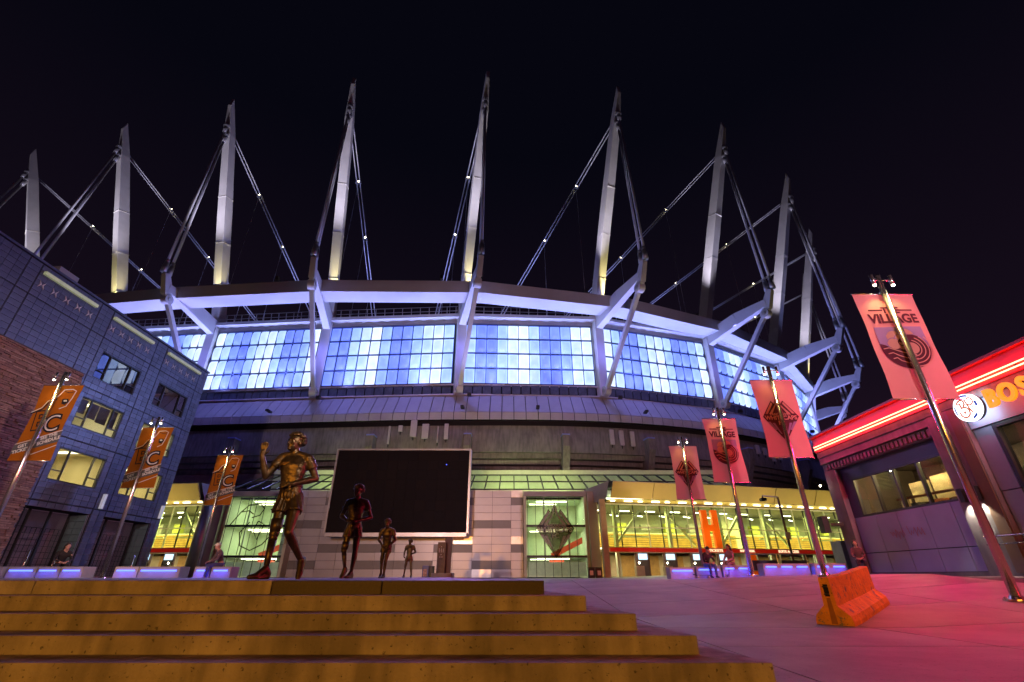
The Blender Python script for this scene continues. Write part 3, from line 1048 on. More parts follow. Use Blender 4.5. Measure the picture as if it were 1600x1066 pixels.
# ------------------------------------------------------------------ glazed gate pavilions
def pavilion(name, label, pts, flip, sign=True):
    """pts: plan points of the glass line; the room lies behind it (+Y)."""
    pts = [Vector(p) for p in pts]
    root = thing(name, label, 'pavilion', (pts[0].x, pts[0].y, -0.1))
    segs = []
    for a, b in zip(pts[:-1], pts[1:]):
        n = max(2, round((b - a).length / 1.3))
        segs += [(a.lerp(b, k / n), a.lerp(b, (k + 1) / n)) for k in range(n)]
    d = (pts[-1] - pts[0]).normalized()
    inn = Vector((-d.y, d.x)) if d.x > 0 else Vector((d.y, -d.x))
    if inn.y < 0:
        inn = -inn

    def P(q, o, z):
        return V(q.x + inn.x * o, q.y + inn.y * o, z)
    up = V(0, 0, 1)
    for k, (a, b) in enumerate(segs):
        for z0, z1 in ((2.34, 3.98), (4.06, 5.95)):
            MB().beam(P(a.lerp(b, 0.03), 0, (z0 + z1) / 2), P(a.lerp(b, 0.97), 0, (z0 + z1) / 2), 0.03, z1 - z0).build('glass_pane', M_GLASS, root)
        MB().beam(P(a, 0, 2.3), P(a, 0, 6.0), 0.05, 0.14, up=V(inn.x, inn.y, 0)).build('mullion', M_MULL if k % 3 == 0 else M_FRAME, root)
    for a, b in zip(pts[:-1], pts[1:]):
        MB().beam(P(a, -0.02, 4.02), P(b, -0.02, 4.02), 0.1, 0.09).build('transom', M_MULL, root)
        MB().beam(P(a, -0.05, 6.02), P(b, -0.05, 6.02), 0.14, 0.1).build('transom', M_MULL, root)
        MB().beam(P(a, -0.25, 2.12), P(b, -0.25, 2.12), 0.3, 0.3).build('red_band', M_REDBAND, root)
        for z in (2.3, 1.94):
            MB().beam(P(a, -0.2, z), P(b, -0.2, z), 0.45, 0.05).build('band_edge', mat('band_trim', (0.7, 0.5, 0.3), 0.5), root)
        # canopy: slanting fascia panels, soffit, roof
        n = max(1, round((b - a).length / 4.2))
        for k in range(n):
            s, t = a.lerp(b, k / n + 0.003), a.lerp(b, (k + 1) / n - 0.003)
            MB().add([P(s, -1.25, 6.35), P(t, -1.25, 6.35), P(t, -2.0, 7.7), P(s, -2.0, 7.7), P(s, -1.15, 6.42), P(t, -1.15, 6.42), P(t, -1.9, 7.76), P(s, -1.9, 7.76)],
                     [(0, 1, 2, 3), (7, 6, 5, 4), (0, 4, 5, 1), (2, 6, 7, 3), (1, 5, 6, 2), (0, 3, 7, 4)]).build('fascia_panel', M_CANOPY, root)
            MB().add([P(s, -1.2, 6.33), P(t, -1.2, 6.33), P(t, 0.1, 6.12), P(s, 0.1, 6.12)], [(0, 1, 2, 3)]).build('soffit_panel', M_CANOPY, root)
        MB().add([P(a, -1.92, 7.77), P(b, -1.92, 7.77), P(b, 8, 7.74), P(a, 8, 7.74)], [(0, 1, 2, 3)]).build('canopy_roof', M_CANSIDE, root)
        # room: floors, back walls
        MB().beam(P(a, 6.0, 3.1), P(b, 6.0, 3.1), 0.12, 1.7).build('slat_backing', M_BROWN, root)
        for r in range(8):
            MB().beam(P(a, 5.9, 2.4 + r * 0.21), P(b, 5.9, 2.4 + r * 0.21), 0.06, 0.16).build('wood_slat', M_WOOD, root)
        MB().beam(P(a, 7.9, 3.0), P(b, 7.9, 3.0), 0.15, 6.4).build('back_wall', M_GREENW, root)
        MB().beam(P(a, 6.9, 4.0), P(b, 6.9, 4.0), 2.0, 0.12).build('mezzanine_floor', M_GREENW, root)
        MB().beam(P(a, 4, 6.1), P(b, 4, 6.1), 8, 0.06).build('ceiling', mat('dark_ceiling', (0.12, 0.12, 0.1), 0.8), root)
        MB().beam(P(a, 3.9, -0.06), P(b, 3.9, -0.06), 7.8, 0.06).build('floor', M_CONC, root)
        MB().beam(P(a, 3.2, 2.2), P(b, 3.2, 2.2), 5.6, 0.1).build('upper_floor', M_CREAM, root)
    # braced steel, columns and light tubes inside
    L = len(segs)
    for k in range(1, L, 4):
        q = segs[k][0]
        MB().beam(P(q, 1.1, 0), P(q, 1.1, 6.05), 0.3, 0.32, up=V(inn.x, inn.y, 0)).build('steel_column', M_GSTEEL, root)
        if k + 2 < L:
            q2 = segs[k + 2][0]
            zz = (2.6, 5.6) if (k // 4) % 2 == 0 else (5.6, 2.6)
            MB().beam(P(q, 1.3, zz[0]), P(q2, 1.3, zz[1]), 0.16, 0.2).build('brace', M_GSTEEL, root)
        MB().beam(P(q, 2.2, 3.4), P(segs[min(k + 3, L - 1)][0], 2.2, 3.4), 0.12, 0.12).build('rail', M_GSTEEL, root)
    for k in range(L):
        a, b = segs[k]
        if k % 2 == 0:
            MB().beam(P(a, 2.6, 5.75), P(b.lerp(a, 0.25), 2.6, 5.75), 0.12, 0.08).build('light_tube', M_TUBEW, root)
            MB().beam(P(a, 4.6, 5.6), P(a.lerp(b, 0.9), 5.4, 5.6), 0.1, 0.08).build('light_tube', M_TUBEW, root)
        if k % 3 == 1:
            MB().beam(P(a, 5.6, 2.5), P(b, 5.6, 2.5), 0.1, 0.1).build('light_tube', M_TUBEW, root)
        MB().beam(P(a.lerp(b, 0.15), -0.8, 6.18), P(a.lerp(b, 0.7 if k % 2 else 0.45), -0.8, 6.18), 0.16, 0.05).build('downlight', M_TUBEW, root)
        # clutter on the mezzanine: crates, screens, plants in muted colours
        if k % 2 == 1:
            c = [(0.05, 0.05, 0.05), (0.45, 0.5, 0.1), (0.4, 0.08, 0.05), (0.3, 0.3, 0.28)][(k * 7) % 4]
            MB().beam(P(a, 6.3, 4.6), P(a.lerp(b, 0.8), 6.3, 4.6), 0.5, 0.5 + 0.5 * random.random(), ).build('mezzanine_display', mat('display_%d' % ((k * 7) % 4), c, 0.6), root)
    for k in range(1, L, 3):
        a = segs[k][0]
        light('pavilion_lamp', 'AREA', P(a, 3.0, 5.6), 430, (1.0, 0.90, 0.28), P(a, 3.0, 0), 3.0)
        light('ticket_lamp', 'AREA', P(a, 2.2, 1.95), 170, (1.0, 0.86, 0.5), P(a, 2.2, 0), 2.0)
        light('canopy_uplight', 'SPOT', P(a, -3.6, 0.15), 900, (1.0, 0.8, 0.28), P(a, -1.2, 7), 0.15, 75, 0.9)  # added ground spot that brightens the canopy fascia
    # ticket hall below the band
    for k in range(L):
        a, b = segs[k]
        if k in (2, 4, 6, 8):
            MB().beam(P(a, 0.5, 0.95), P(b, 0.5, 0.95), 0.1, 1.9).build('booth_panel', M_BROWN, root)
            m = a.lerp(b, 0.5)
            e1 = (b - a).normalized() * 0.42
            MB().beam(P(m - e1, 0.38, 1.6), P(m + e1, 0.38, 1.6), 0.06, 0.48).build('monitor', M_SCREENG, root)
            MB().beam(P(m, 0.36, 0.05), P(m, 0.36, 1.25), 0.95, 0.06, up=V(inn.x, inn.y, 0)).build('service_hatch', mat('hatch', (0.10, 0.095, 0.08), 0.5), root)
            MB().beam(P(a.lerp(b, -0.3), -0.1, 0.42), P(a.lerp(b, 0.25), -0.1, 0.42), 0.5, 0.84).build('counter', M_CREAM, root)
            MB().ball(P(a, -0.1, 1.08), 0.07, seg=10, rings=8).build('counter_lamp', M_LAMPW, root)
        elif k > 9:
            MB().beam(P(a.lerp(b, 0.04), 0.05, 0.95), P(a.lerp(b, 0.96), 0.05, 0.95), 0.03, 1.85).build('glass_pane', M_GLASS, root)
            MB().beam(P(a, 0.0, 0), P(a, 0.0, 1.95), 0.07, 0.12, up=V(inn.x, inn.y, 0)).build('mullion', M_MULL, root)
        MB().beam(P(a, 5.9, 0.95), P(b, 5.9, 0.95), 0.1, 1.9).build('hall_wall', M_WOOD if k % 2 else M_CREAM, root)
    return root, segs, P


pav, pseg, PP = pavilion('gate_pavilion', 'glazed ticket pavilion under a beige canopy right of the screen, lit yellow inside', [(8.6, 45.0), (20.6, 47.4), (34.7, 51.2), (44, 55)], False)
MB().add([(8.55, 43.75, 6.33), (8.75, 43.0, 7.74), (7.0, 46.6, 7.5), (7.0, 46.6, 5.95)], [(0, 1, 2, 3)]).build('canopy_end', M_CANSIDE, pav)
MB().beam((8.2, 44.4, -0.1), (8.2, 44.4, 6.3), 0.5, 0.7, up=(0, 1, 0)).build('end_post', mat('pink_post', (0.55, 0.42, 0.4), 0.5), pav)
# writing on the red band
bd = (Vector((34.7, 51.2)) - Vector((20.6, 47.4))).normalized()
bd1 = (Vector((20.6, 47.4)) - Vector((8.6, 45.0))).normalized()
M_BANDTXT = glow('band_letter', (1.0, 0.8, 0.45), 1.1)
def band_text(s, x, size):
    if x < 20.6:
        y, d = 45.0 + (x - 8.6) * bd1.y / bd1.x, bd1
    else:
        y, d = 47.4 + (x - 20.6) * bd.y / bd.x, bd
    nrm = Vector((d.y, -d.x))
    text_mesh(s, size, M_BANDTXT, frame((x + nrm.x * 0.43, y + nrm.y * 0.43, 2.12), (d.x, d.y, 0), (0, 0, 1)), 'band_lettering', pav, 0.01, 0.012, sx=1.25)
band_text('TICKETS', 18.7, 0.3)
band_text('INFO DESK', 21.9, 0.26)
band_text('SUITE ACCESS', 26.4, 0.3)
# orange posts by the doors
for x, w in ((19.6, 0.62), (22.1, 0.55)):
    y = 47.0 if x < 20.6 else 47.85
    MB().box(x, x + w, y - 0.62, y - 0.52, -0.1, 1.92).build('door_post', M_ORSIGN, pav)
hs = thing('letter_sign', 'giant orange letter H standing on the red band of the pavilion', 'sign', (18.6, 46.2, 2.33))
def hfn(u, v, d):
    return V(17.75 + u, 46.0 + 0.2 * u + d, v)
MB().prism([(0, 2.33), (0.58, 2.33), (0.58, 3.75), (1.05, 3.75), (1.05, 2.33), (1.63, 2.33), (1.63, 5.6), (1.05, 5.6), (1.05, 4.3), (0.58, 4.3), (0.58, 5.6), (0, 5.6)], hfn, 0.0, 0.45).build('letter', M_ORSIGN, hs)

pavl, _, _ = pavilion('gate_pavilion', 'glazed pavilion with yellow canopy partly hidden behind the blue tiled building', [(-28.6, 46.0), (-36.0, 47.2), (-46.0, 50.5)], True)
MB().add([(-28.5, 44.75, 6.33), (-28.7, 44.0, 7.74), (-26.95, 47.3, 7.4), (-26.95, 47.2, 5.9)], [(0, 1, 2, 3)]).build('canopy_end', M_CANSIDE, pavl)


def vestibule(name, label, x0, x1, y0, emblem):
    top = 7.15
    r = thing(name, label, 'vestibule', ((x0 + x1) / 2, y0, -0.1))
    n = 7
    zs = [-0.05, 1.62, 4.2, 6.85]
    for k in range(n):
        a, b = lerp(x0 + 0.25, x1 - 0.25, k / n), lerp(x0 + 0.25, x1 - 0.25, (k + 1) / n)
        for i in range(3):
            MB().box(a + 0.02, b - 0.02, y0, y0 + 0.03, zs[i] + 0.1, zs[i + 1] - 0.1).build('glass_pane', M_GLASS, r)
        MB().box(a - 0.02, a + 0.02, y0 - 0.06, y0 - 0.01, -0.05, 6.9).build('mullion', M_FRAME, r)
        if k % 3 == 2:
            MB().box(a + 0.05, a + 0.14, y0 + 0.3, y0 + 0.45, -0.05, 6.9).build('fin', M_MULL, r)
        MB().box(a + 0.03, b - 0.03, y0 + 0.05, y0 + 0.07, -0.02, 1.15).build('frosted_panel', mat('frosted', (0.55, 0.6, 0.5), 0.5, emit=(0.75, 0.9, 0.6), estr=0.12), r)
    for z in zs[1:]:
        MB().box(x0, x1, y0 - 0.05, y0 + 0.3, z - 0.09, z + 0.09).build('floor_edge', M_FRAME, r)
        if z < 6:
            MB().box(x0 + 0.05, x1 - 0.05, y0 + 0.32, y0 + 5.8, z - 0.08, z + 0.06).build('floor_slab', M_GREENW, r)
    for a, b in ((x0 - 0.12, x0 + 0.14), (x1 - 0.14, x1 + 0.12)):
        MB().box(a, b, y0 - 0.12, y0 + 6, -0.08, 6.94).build('side_wall', M_GREENW, r)
    MB().box(x0 - 0.1, x1 + 0.1, y0 - 0.1, y0 + 6, 6.95, top).build('roof', M_CLAD, r)
    MB().box(x0 - 0.16, x1 + 0.16, y0 - 0.24, y0 - 0.12, 6.8, top + 0.12).build('fascia', M_CLAD, r)
    MB().box(x0 + 0.15, x1 - 0.15, y0 + 5.9, y0 + 6.0, -0.05, 6.9).build('back_wall', M_GREENW, r)
    for z in (1.45, 4.0, 6.6):
        MB().box(x0 + 1.2, x1 - 1.4, y0 + 2.2, y0 + 2.32, z, z + 0.07).build('light_tube', M_TUBEW, r)
        MB().box(x0 + 0.6, x1 - 2.4, y0 + 4.2, y0 + 4.3, z, z + 0.07).build('light_tube', M_TUBEW, r)
        light('vestibule_lamp', 'AREA', ((x0 + x1) / 2, y0 + 2.8, z - 0.05), 210, (0.86, 1.0, 0.62), ((x0 + x1) / 2, y0 + 2.0, -5), 4.0)
    # escalator flight with a red balustrade
    MB().beam((x0 + 2.6, y0 + 2.6, 1.75), (x1 + 0.0, y0 + 2.6, 3.2), 0.1, 0.5, up=(0, 0, 1)).build('balustrade', mat('red_rail', (0.6, 0.06, 0.03), 0.4), r)
    MB().box(x0 + 2.4, x0 + 3.8, y0 + 3.0, y0 + 3.6, 1.14, 1.5).build('red_kiosk', mat('red_rail', (0.6, 0.06, 0.03)), r)
    return r


M_FILM = glass('window_film', (0.40, 0.37, 0.33), 0.03, 0.3)
M_FILM2 = mat('window_film_light', (0.36, 0.37, 0.32), 0.6, var=0.1)
vr = vestibule('glass_vestibule', 'tall glass vestibule with a diamond crest, right of the screen', 1.2, 6.95, 46.0, 'd')
vl = vestibule('glass_vestibule', 'tall glass vestibule left of the running statues, behind the banner pole', -26.8, -20.7, 46.0, 'l')
for a, b, nm in ((7.08, 7.95, vr), (-28.2, -26.95, vl)):
    MB().box(a, b, 45.4, 47.2, -0.1, 7.2).build('pier', M_CLAD, nm, bevel=0.03)
MB().tube((-28.0, 44.9, -0.1), (-28.0, 44.9, 6.3), 0.55, n=24).build('round_column', M_ALU, vl, True)


# ---- emblem kit: flat shapes on a plane M (x right, y up, z toward the viewer)
def flat(poly, M, m, name, parent, z=0.0, th=0.004):
    mb = MB()
    mb.prism(poly, lambda u, v, d: M @ V(u, v, z + d), 0, th)
    return mb.build(name, m, parent)


def stroke(pts, w, M, m, name, parent, z=0.0, th=0.004):
    L, Rr = [], []
    for i, p in enumerate(pts):
        p = Vector(p)
        a = Vector(pts[max(i - 1, 0)])
        b = Vector(pts[min(i + 1, len(pts) - 1)])
        d = (b - a).normalized()
        q = Vector((-d.y, d.x)) * w / 2
        L.append(p + q)
        Rr.append(p - q)
    mb = MB()
    for d0 in (0, th):
        mb.strip([M @ V(p.x, p.y, z + d0) for p in L], [M @ V(p.x, p.y, z + d0) for p in Rr])
    return mb.build(name, m, parent)


def arc(cx, cy, r, a0, a1, n=16, ry=None):
    ry = r if ry is None else ry
    return [(cx + r * math.cos(R(lerp(a0, a1, i / n))), cy + ry * math.sin(R(lerp(a0, a1, i / n)))) for i in range(n + 1)]


def crest_diamond(M, s, parent, dark, pale, full=True):
    """Diamond crest with peaks above, wave bars below and lettering between."""
    S = lambda pts: [(u * s, v * s) for u, v in pts]
    flat(S([(-0.62, 0.02), (-0.2, 0.62), (-0.11, 0.5), (0.0, 0.86), (0.11, 0.5), (0.2, 0.62), (0.62, 0.02), (0.0, -0.86)]), M, dark, 'crest', parent)
    for x in (-1, 1):
        flat(S([(x * 0.5, 0.13), (x * 0.42, 0.13), (x * 0.17, 0.5), (x * 0.21, 0.56)]), M, pale, 'crest_bar', parent, 0.005)
        flat(S([(x * 0.36, 0.13), (x * 0.26, 0.13), (x * 0.03, 0.5), (x * 0.01, 0.76), (x * 0.09, 0.47)]), M, pale, 'crest_bar', parent, 0.005)
        flat(S([(x * 0.5, -0.16), (x * 0.4, -0.16), (x * 0.22, -0.44), (x * 0.28, -0.46)]), M, M_PURPLE if full else pale, 'crest_bar', parent, 0.005)
        flat(S([(x * 0.34, -0.2), (x * 0.25, -0.2), (x * 0.09, -0.6), (x * 0.14, -0.58)]), M, M_PURPLE if full else pale, 'crest_bar', parent, 0.005)
    text_mesh('VANCOUVER', 0.12 * s, pale, M @ Matrix.Translation((0, 0.115 * s, 0.007)), 'crest_lettering', parent, 0.001, 0.003 * s)
    text_mesh('WHITECAPS', 0.2 * s, pale, M @ Matrix.Translation((0, -0.02 * s, 0.007)), 'crest_lettering', parent, 0.001, 0.006 * s)
    text_mesh('FC', 0.2 * s, pale, M @ Matrix.Translation((0, -0.2 * s, 0.007)), 'crest_lettering', parent, 0.001, 0.006 * s)


# crest on the right vestibule glass, cat head outline on the left one
crest_diamond(FACE_CAM((4.0, 45.88, 3.9)), 2.85, vr, M_FILM, M_FILM2, False)
ML = FACE_CAM((-23.9, 45.88, 4.0))
for pts in ([(-2.3, 0.2), (-1.5, 1.4), (-0.9, 2.0), (0.2, 2.1), (0.6, 1.7), (0.3, 1.1), (-0.4, 0.9)],
            [(-1.5, 1.4), (-0.8, 1.5), (-0.3, 1.2)], [(-0.5, 0.5), (-1.2, -0.4), (-0.9, -1.5), (0.1, -1.9), (1.1, -1.4), (1.9, -0.4)],
            [(0.3, 0.6), (0.0, -0.2), (0.5, -1.0), (0.9, 0.3), (0.3, 0.6)], [(1.2, 1.6), (2.0, 1.9), (2.6, 1.4)]):
    stroke(pts, 0.11, ML, M_FILM, 'film_outline', vl)

# ------------------------------------------------------------------ tiled office building (left)
LX = -25.0
ob = thing('office_building', 'dark blue tiled office building with yellow lit windows at left', 'building', (LX - 5, 28, -0.1))
MB().box(LX - 12, LX - 4.7, 8, 35.1, -0.5, 14.9).build('wall_core', M_GROUT, ob)
MB().box(LX - 4.7, LX - 0.11, 34.9, 35.1, -0.5, 14.9).build('end_wall', M_TILE2, ob)
MB().box(LX - 4.7, LX - 0.11, 8, 34.89, 14.7, 14.9).build('roof_slab', M_GROUT, ob)
MB().box(LX - 12.05, LX + 0.06, 7.9, 35.16, 14.9, 15.02).build('roof_coping', M_TILE2, ob)
WIN = [(25.44, 28.70, 10.62, 12.30, 'sky'), (30.48, 33.74, 10.66, 12.30, 'dark'), (25.44, 28.65, 7.69, 9.41, 'office'), (30.45, 33.7, 7.66, 9.37, 'office2'),
       (25.42, 28.69, 4.68, 6.42, 'warm'), (30.45, 33.85, 4.66, 6.43, 'warm2')]
DOORS = [(24.9, 29.05, -0.2, 3.28), (30.15, 34.25, -0.2, 3.27)]
holes = [(a, b, c, d) for a, b, c, d, _ in WIN] + DOORS
# panel joints divide the tile field; tiles are laid per field
YJ = [17.0, 19.4, 20.1, 24.09, 25.06, 29.12, 30.12, 34.15, 35.1]
ZJN = [-0.1, 3.6, 6.95, 9.92, 13.05, 14.88]
tiles = []
for i in range(len(YJ) - 1):
    for k in range(len(ZJN) - 1):
        ya, yb, za, zb = YJ[i] + 0.025, YJ[i + 1] - 0.025, ZJN[k] + 0.025, ZJN[k + 1] - 0.025
        ny, nz = max(1, round((yb - ya) / 0.5)), max(1, round((zb - za) / 0.3))
        for a in range(ny):
            for b in range(nz):
                y0, y1 = lerp(ya, yb, a / ny), lerp(ya, yb, (a + 1) / ny)
                z0, z1 = lerp(za, zb, b / nz), lerp(za, zb, (b + 1) / nz)
                if y1 < 24.85 and z1 < 10.6:
                    continue
                cut = [(y0, y1, z0, z1)]
                for (ha, hb, hc, hd) in holes:
                    new = []
                    for (p, q, r, s) in cut:
                        if q <= ha or p >= hb or s <= hc or r >= hd:
                            new.append((p, q, r, s))
                            continue
                        if p < ha:
                            new.append((p, ha, r, s))
                        if q > hb:
                            new.append((hb, q, r, s))
                        pp, qq = max(p, ha), min(q, hb)
                        if r < hc:
                            new.append((pp, qq, r, hc))
                        if s > hd:
                            new.append((pp, qq, hd, s))
                    cut = new
                tiles += [c for c in cut if c[1] - c[0] > 0.05 and c[3] - c[2] > 0.05]
def cut_rect(rects, hs):
    for (ha, hb, hc, hd) in hs:
        new = []
        for (p, q, r, s) in rects:
            if q <= ha or p >= hb or s <= hc or r >= hd:
                new.append((p, q, r, s))
                continue
            if p < ha:
                new.append((p, ha, r, s))
            if q > hb:
                new.append((hb, q, r, s))
            pp, qq = max(p, ha), min(q, hb)
            if r < hc:
                new.append((pp, qq, r, hc))
            if s > hd:
                new.append((pp, qq, hd, s))
        rects = new
    return rects


gb = MB()
for (p, q, r, s_) in cut_rect([(8, 34.89, -0.5, 14.69)], holes):
    gb.box(LX - 0.2, LX - 0.09, p, q, r, s_)
gb.build('grout_bed', M_GROUT, ob)
tiles.sort(key=lambda c: (c[0] - 0) ** 2 + c[2] ** 2 * 0.5)
unit = MB().box(0, 1, 0, 1, 0, 1).mesh('tile', M_TILE)
unit2 = MB().box(0, 1, 0, 1, 0, 1).mesh('tile', M_TILE2)
rest = [MB(), MB()]
G = 0.011
rt = random.Random(3)
for i, (y0, y1, z0, z1) in enumerate(tiles):
    dk = rt.random() < 0.4
    pr = rt.uniform(-0.006, 0.006)
    if i < 300:
        put('tile', unit2 if dk else unit, ob, Matrix(((0.08, 0, 0, LX - 0.085 + pr), (0, y1 - y0 - 2 * G, 0, y0 + G), (0, 0, z1 - z0 - 2 * G, z0 + G), (0, 0, 0, 1))))
    else:
        rest[dk].box(LX - 0.085 + pr, LX - 0.005 + pr, y0 + G, y1 - G, z0 + G, z1 - G)
for r_, m in zip(rest, (M_TILE, M_TILE2)):
    o = r_.build('tile_field', m, ob)
    o['kind'] = 'stuff'
mj = MB()
for y in YJ[1:-1]:
    mj.box(LX - 0.09, LX - 0.05, y - 0.022, y + 0.022, 0 if y > 24.9 else 10.6, 14.88)
for z in ZJN[1:-1]:
    mj.box(LX - 0.09, LX - 0.048, 24.9 if z < 10 else 17, 35.1, z - 0.022, z + 0.022)
mj.build('panel_joint', M_PJOINT, ob)
M_OFFW = mat('office_wall', (0.6, 0.55, 0.42), 0.7, var=0.08)
M_BLIND = mat('roller_blind', (0.20, 0.18, 0.16), 0.8, var=0.08)
for (a, b, c, d, kind) in WIN:
    # reveal box behind the opening; the core is solid, so the room is a shallow lit box set in front of it
    w = MB()
    f = 0.06
    for (p, q, r, s) in ((a, a + f, c, d), (b - f, b, c, d), (a + f, b - f, c, c + f), (a + f, b - f, d - f, d)):
        w.box(LX - 0.2, LX - 0.1 + 0.06, p, q, r, s)
    wf = w.build('window', M_FRAME, ob)
    bars = [(lerp(a, b, 0.24) - 0.03, lerp(a, b, 0.24) + 0.03, c + f, d - f), (lerp(a, b, 0.76) - 0.03, lerp(a, b, 0.76) + 0.03, c + f, d - f),
            (a + f, lerp(a, b, 0.24) - 0.03, lerp(c, d, 0.30) - 0.025, lerp(c, d, 0.30) + 0.025), (lerp(a, b, 0.76) + 0.03, b - f, lerp(c, d, 0.30) - 0.025, lerp(c, d, 0.30) + 0.025)]
    for p, q, r, s in bars:
        MB().box(LX - 0.155, LX - 0.05, p, q, r, s).build('window_bar', M_FRAME, wf)
    gm = {'sky': M_GLASS_D, 'dark': M_GLASS_D}.get(kind, M_GLASS_M)
    MB().box(LX - 0.145, LX - 0.135, a + f, b - f, c + f, d - f).build('pane', gm, wf)
# carve rooms: the core stops short of the windows, so add rooms behind lit windows
for (a, b, c, d, kind) in WIN:
    room = MB()
    x0, x1 = LX - 4.5, LX - 0.21
    ya, yb, za, zb = a - 0.6, b + 0.6, c - 0.75, d + 0.3
    room.add([(x0, ya, za), (x1, ya, za), (x1, yb, za), (x0, yb, za), (x0, ya, zb), (x1, ya, zb), (x1, yb, zb), (x0, yb, zb)],
             [(0, 1, 2, 3), (7, 6, 5, 4), (0, 3, 7, 4), (3, 2, 6, 7), (1, 0, 4, 5)])
    dark = kind in ('sky', 'dark')
    room.build('room', M_DARK if dark else M_OFFW, ob)
    if dark:
        continue
    for k, yy in enumerate((a + 0.6, b - 0.9)):
        MB().box(LX - 2.6, LX - 1.4, yy, yy + 0.4, zb - 0.06, zb - 0.02).build('ceiling_light', glow('office_light', (1.0, 0.86, 0.5), 5.0), ob)
    e = {'office': 120, 'office2': 120, 'warm': 170, 'warm2': 170}[kind]
    col = (1.0, 0.9, 0.55) if kind.startswith('office') else (1.0, 0.78, 0.28)
    light('room_lamp', 'AREA', (LX - 1.9, (a + b) / 2, zb - 0.12), e, col, (LX - 1.9, (a + b) / 2, za), 1.6)
    if kind == 'office':
        MB().box(LX - 0.24, LX - 0.225, lerp(a, b, 0.27), lerp(a, b, 0.48), c + 0.7, d - 0.12).build('blind', M_BLIND, ob)
        MB().box(LX - 0.24, LX - 0.225, lerp(a, b, 0.5), lerp(a, b, 0.74), c + 0.62, d - 0.12).build('blind', M_BLIND, ob)
        MB().box(LX - 0.24, LX - 0.225, a + 0.08, lerp(a, b, 0.22), c + 0.8, d - 0.1).build('blind', M_BLIND, ob)
        MB().box(LX - 0.24, LX - 0.225, lerp(a, b, 0.79), b - 0.2, c + 0.5, d - 0.1).build('blind', M_BLIND, ob)
    else:
        for k in range(3):
            MB().box(LX - 3.6, LX - 3.2, a + 0.4 + k * 1.0, a + 1.1 + k * 1.0, za + 0.02, za + 0.9 + 0.2 * (k % 2)).build('office_desk', M_CREAM, ob)
# shop windows at ground level
for (a, b, c, d) in DOORS:
    dp = MB()
    x0 = LX - 1.2
    dp.add([(x0, a, c), (LX - 0.1, a, c), (LX - 0.1, b, c), (x0, b, c), (x0, a, d), (LX - 0.1, a, d), (LX - 0.1, b, d), (x0, b, d)], [(7, 6, 5, 4), (1, 0, 4, 5)])
    dp.build('shop_recess', M_DARK, ob)
    m = mat('teal_tile', (0.13, 0.2, 0.21), 0.45, var=0.15)
    for i in range(2):
        for k in range(9):
            MB().box(LX - 1.15 + i * 0.52, LX - 0.65 + i * 0.52, b - 0.06, b - 0.02, k * 0.36 + 0.01, k * 0.36 + 0.35).build('reveal_tile', m, ob)
    pink = mat('shop_blind', (0.23, 0.17, 0.2), 0.6, var=0.15, emit=(0.5, 0.25, 0.4), estr=0.05)
    MB().box(LX - 1.2, LX - 1.15, a + 0.1, b - 0.1, c, d).build('shop_blind', pink, ob)
    g = MB()
    for k in range(15):
        y = lerp(a + 0.1, b - 0.1, k / 14)
        g.box(LX - 1.13, LX - 1.115, y - 0.012, y + 0.012, 0, 2.4)
    for k in range(8):
        g.box(LX - 1.132, LX - 1.113, a + 0.1, b - 0.1, 0.3 * k + 0.28, 0.3 * k + 0.304)
    g.build('security_grille', M_BLACK, ob)
    n = 3
    for k in range(n):
        p, q = lerp(a + 0.05, b - 0.35, k / n), lerp(a + 0.05, b - 0.35, (k + 1) / n)
        MB().box(LX - 0.9, LX - 0.885, p + 0.04, q - 0.04, 0, d - 0.08).build('shop_pane', M_GLASS_M, ob)
        MB().box(LX - 0.94, LX - 0.84, q - 0.05, q + 0.05, -0.1, d - 0.02).build('shop_mullion', M_FRAME, ob)
# linear lamps under the parapet and bow-tie openings below them
M_LINL = mat('linear_lamp', (0.5, 0.52, 0.4), 0.5, emit=(0.75, 0.85, 0.45), estr=0.2)
for a, b in ((20.29, 23.75), (25.14, 28.65), (30.26, 34.05)):
    MB().box(LX + 0.0, LX + 0.16, a, b, 14.36, 14.54).build('parapet_lamp', M_LINL, ob)
    for k in range(5):
        y = a + 0.2 + k * 0.775
        mb = MB()
        fn = lambda u, v, d: V(LX + d, y + u, 13.8 + v)
        for sgn in (-1, 1):
            mb.prism([(sgn * 0.17, 0.2), (sgn * 0.02, 0.0), (sgn * 0.17, -0.2), (sgn * 0.10, 0.0)], fn, -0.01, 0.03)
        mb.build('bow_tie_ornament', mat('ornament', (0.62, 0.55, 0.56), 0.6), ob)
for y in (29.5, 34.75):
    MB().box(LX, LX + 0.16, y - 0.08, y + 0.08, 3.65, 4.5).build('wall_lamp', mat('wall_lamp_shell', (0.6, 0.62, 0.66), 0.4, emit=(0.8, 0.85, 1.0), estr=0.25), ob)
MB().box(LX - 0.9, LX - 0.1, 21.0, 22.2, 15.03, 15.4).build('roof_vent', M_CLAD, ob)

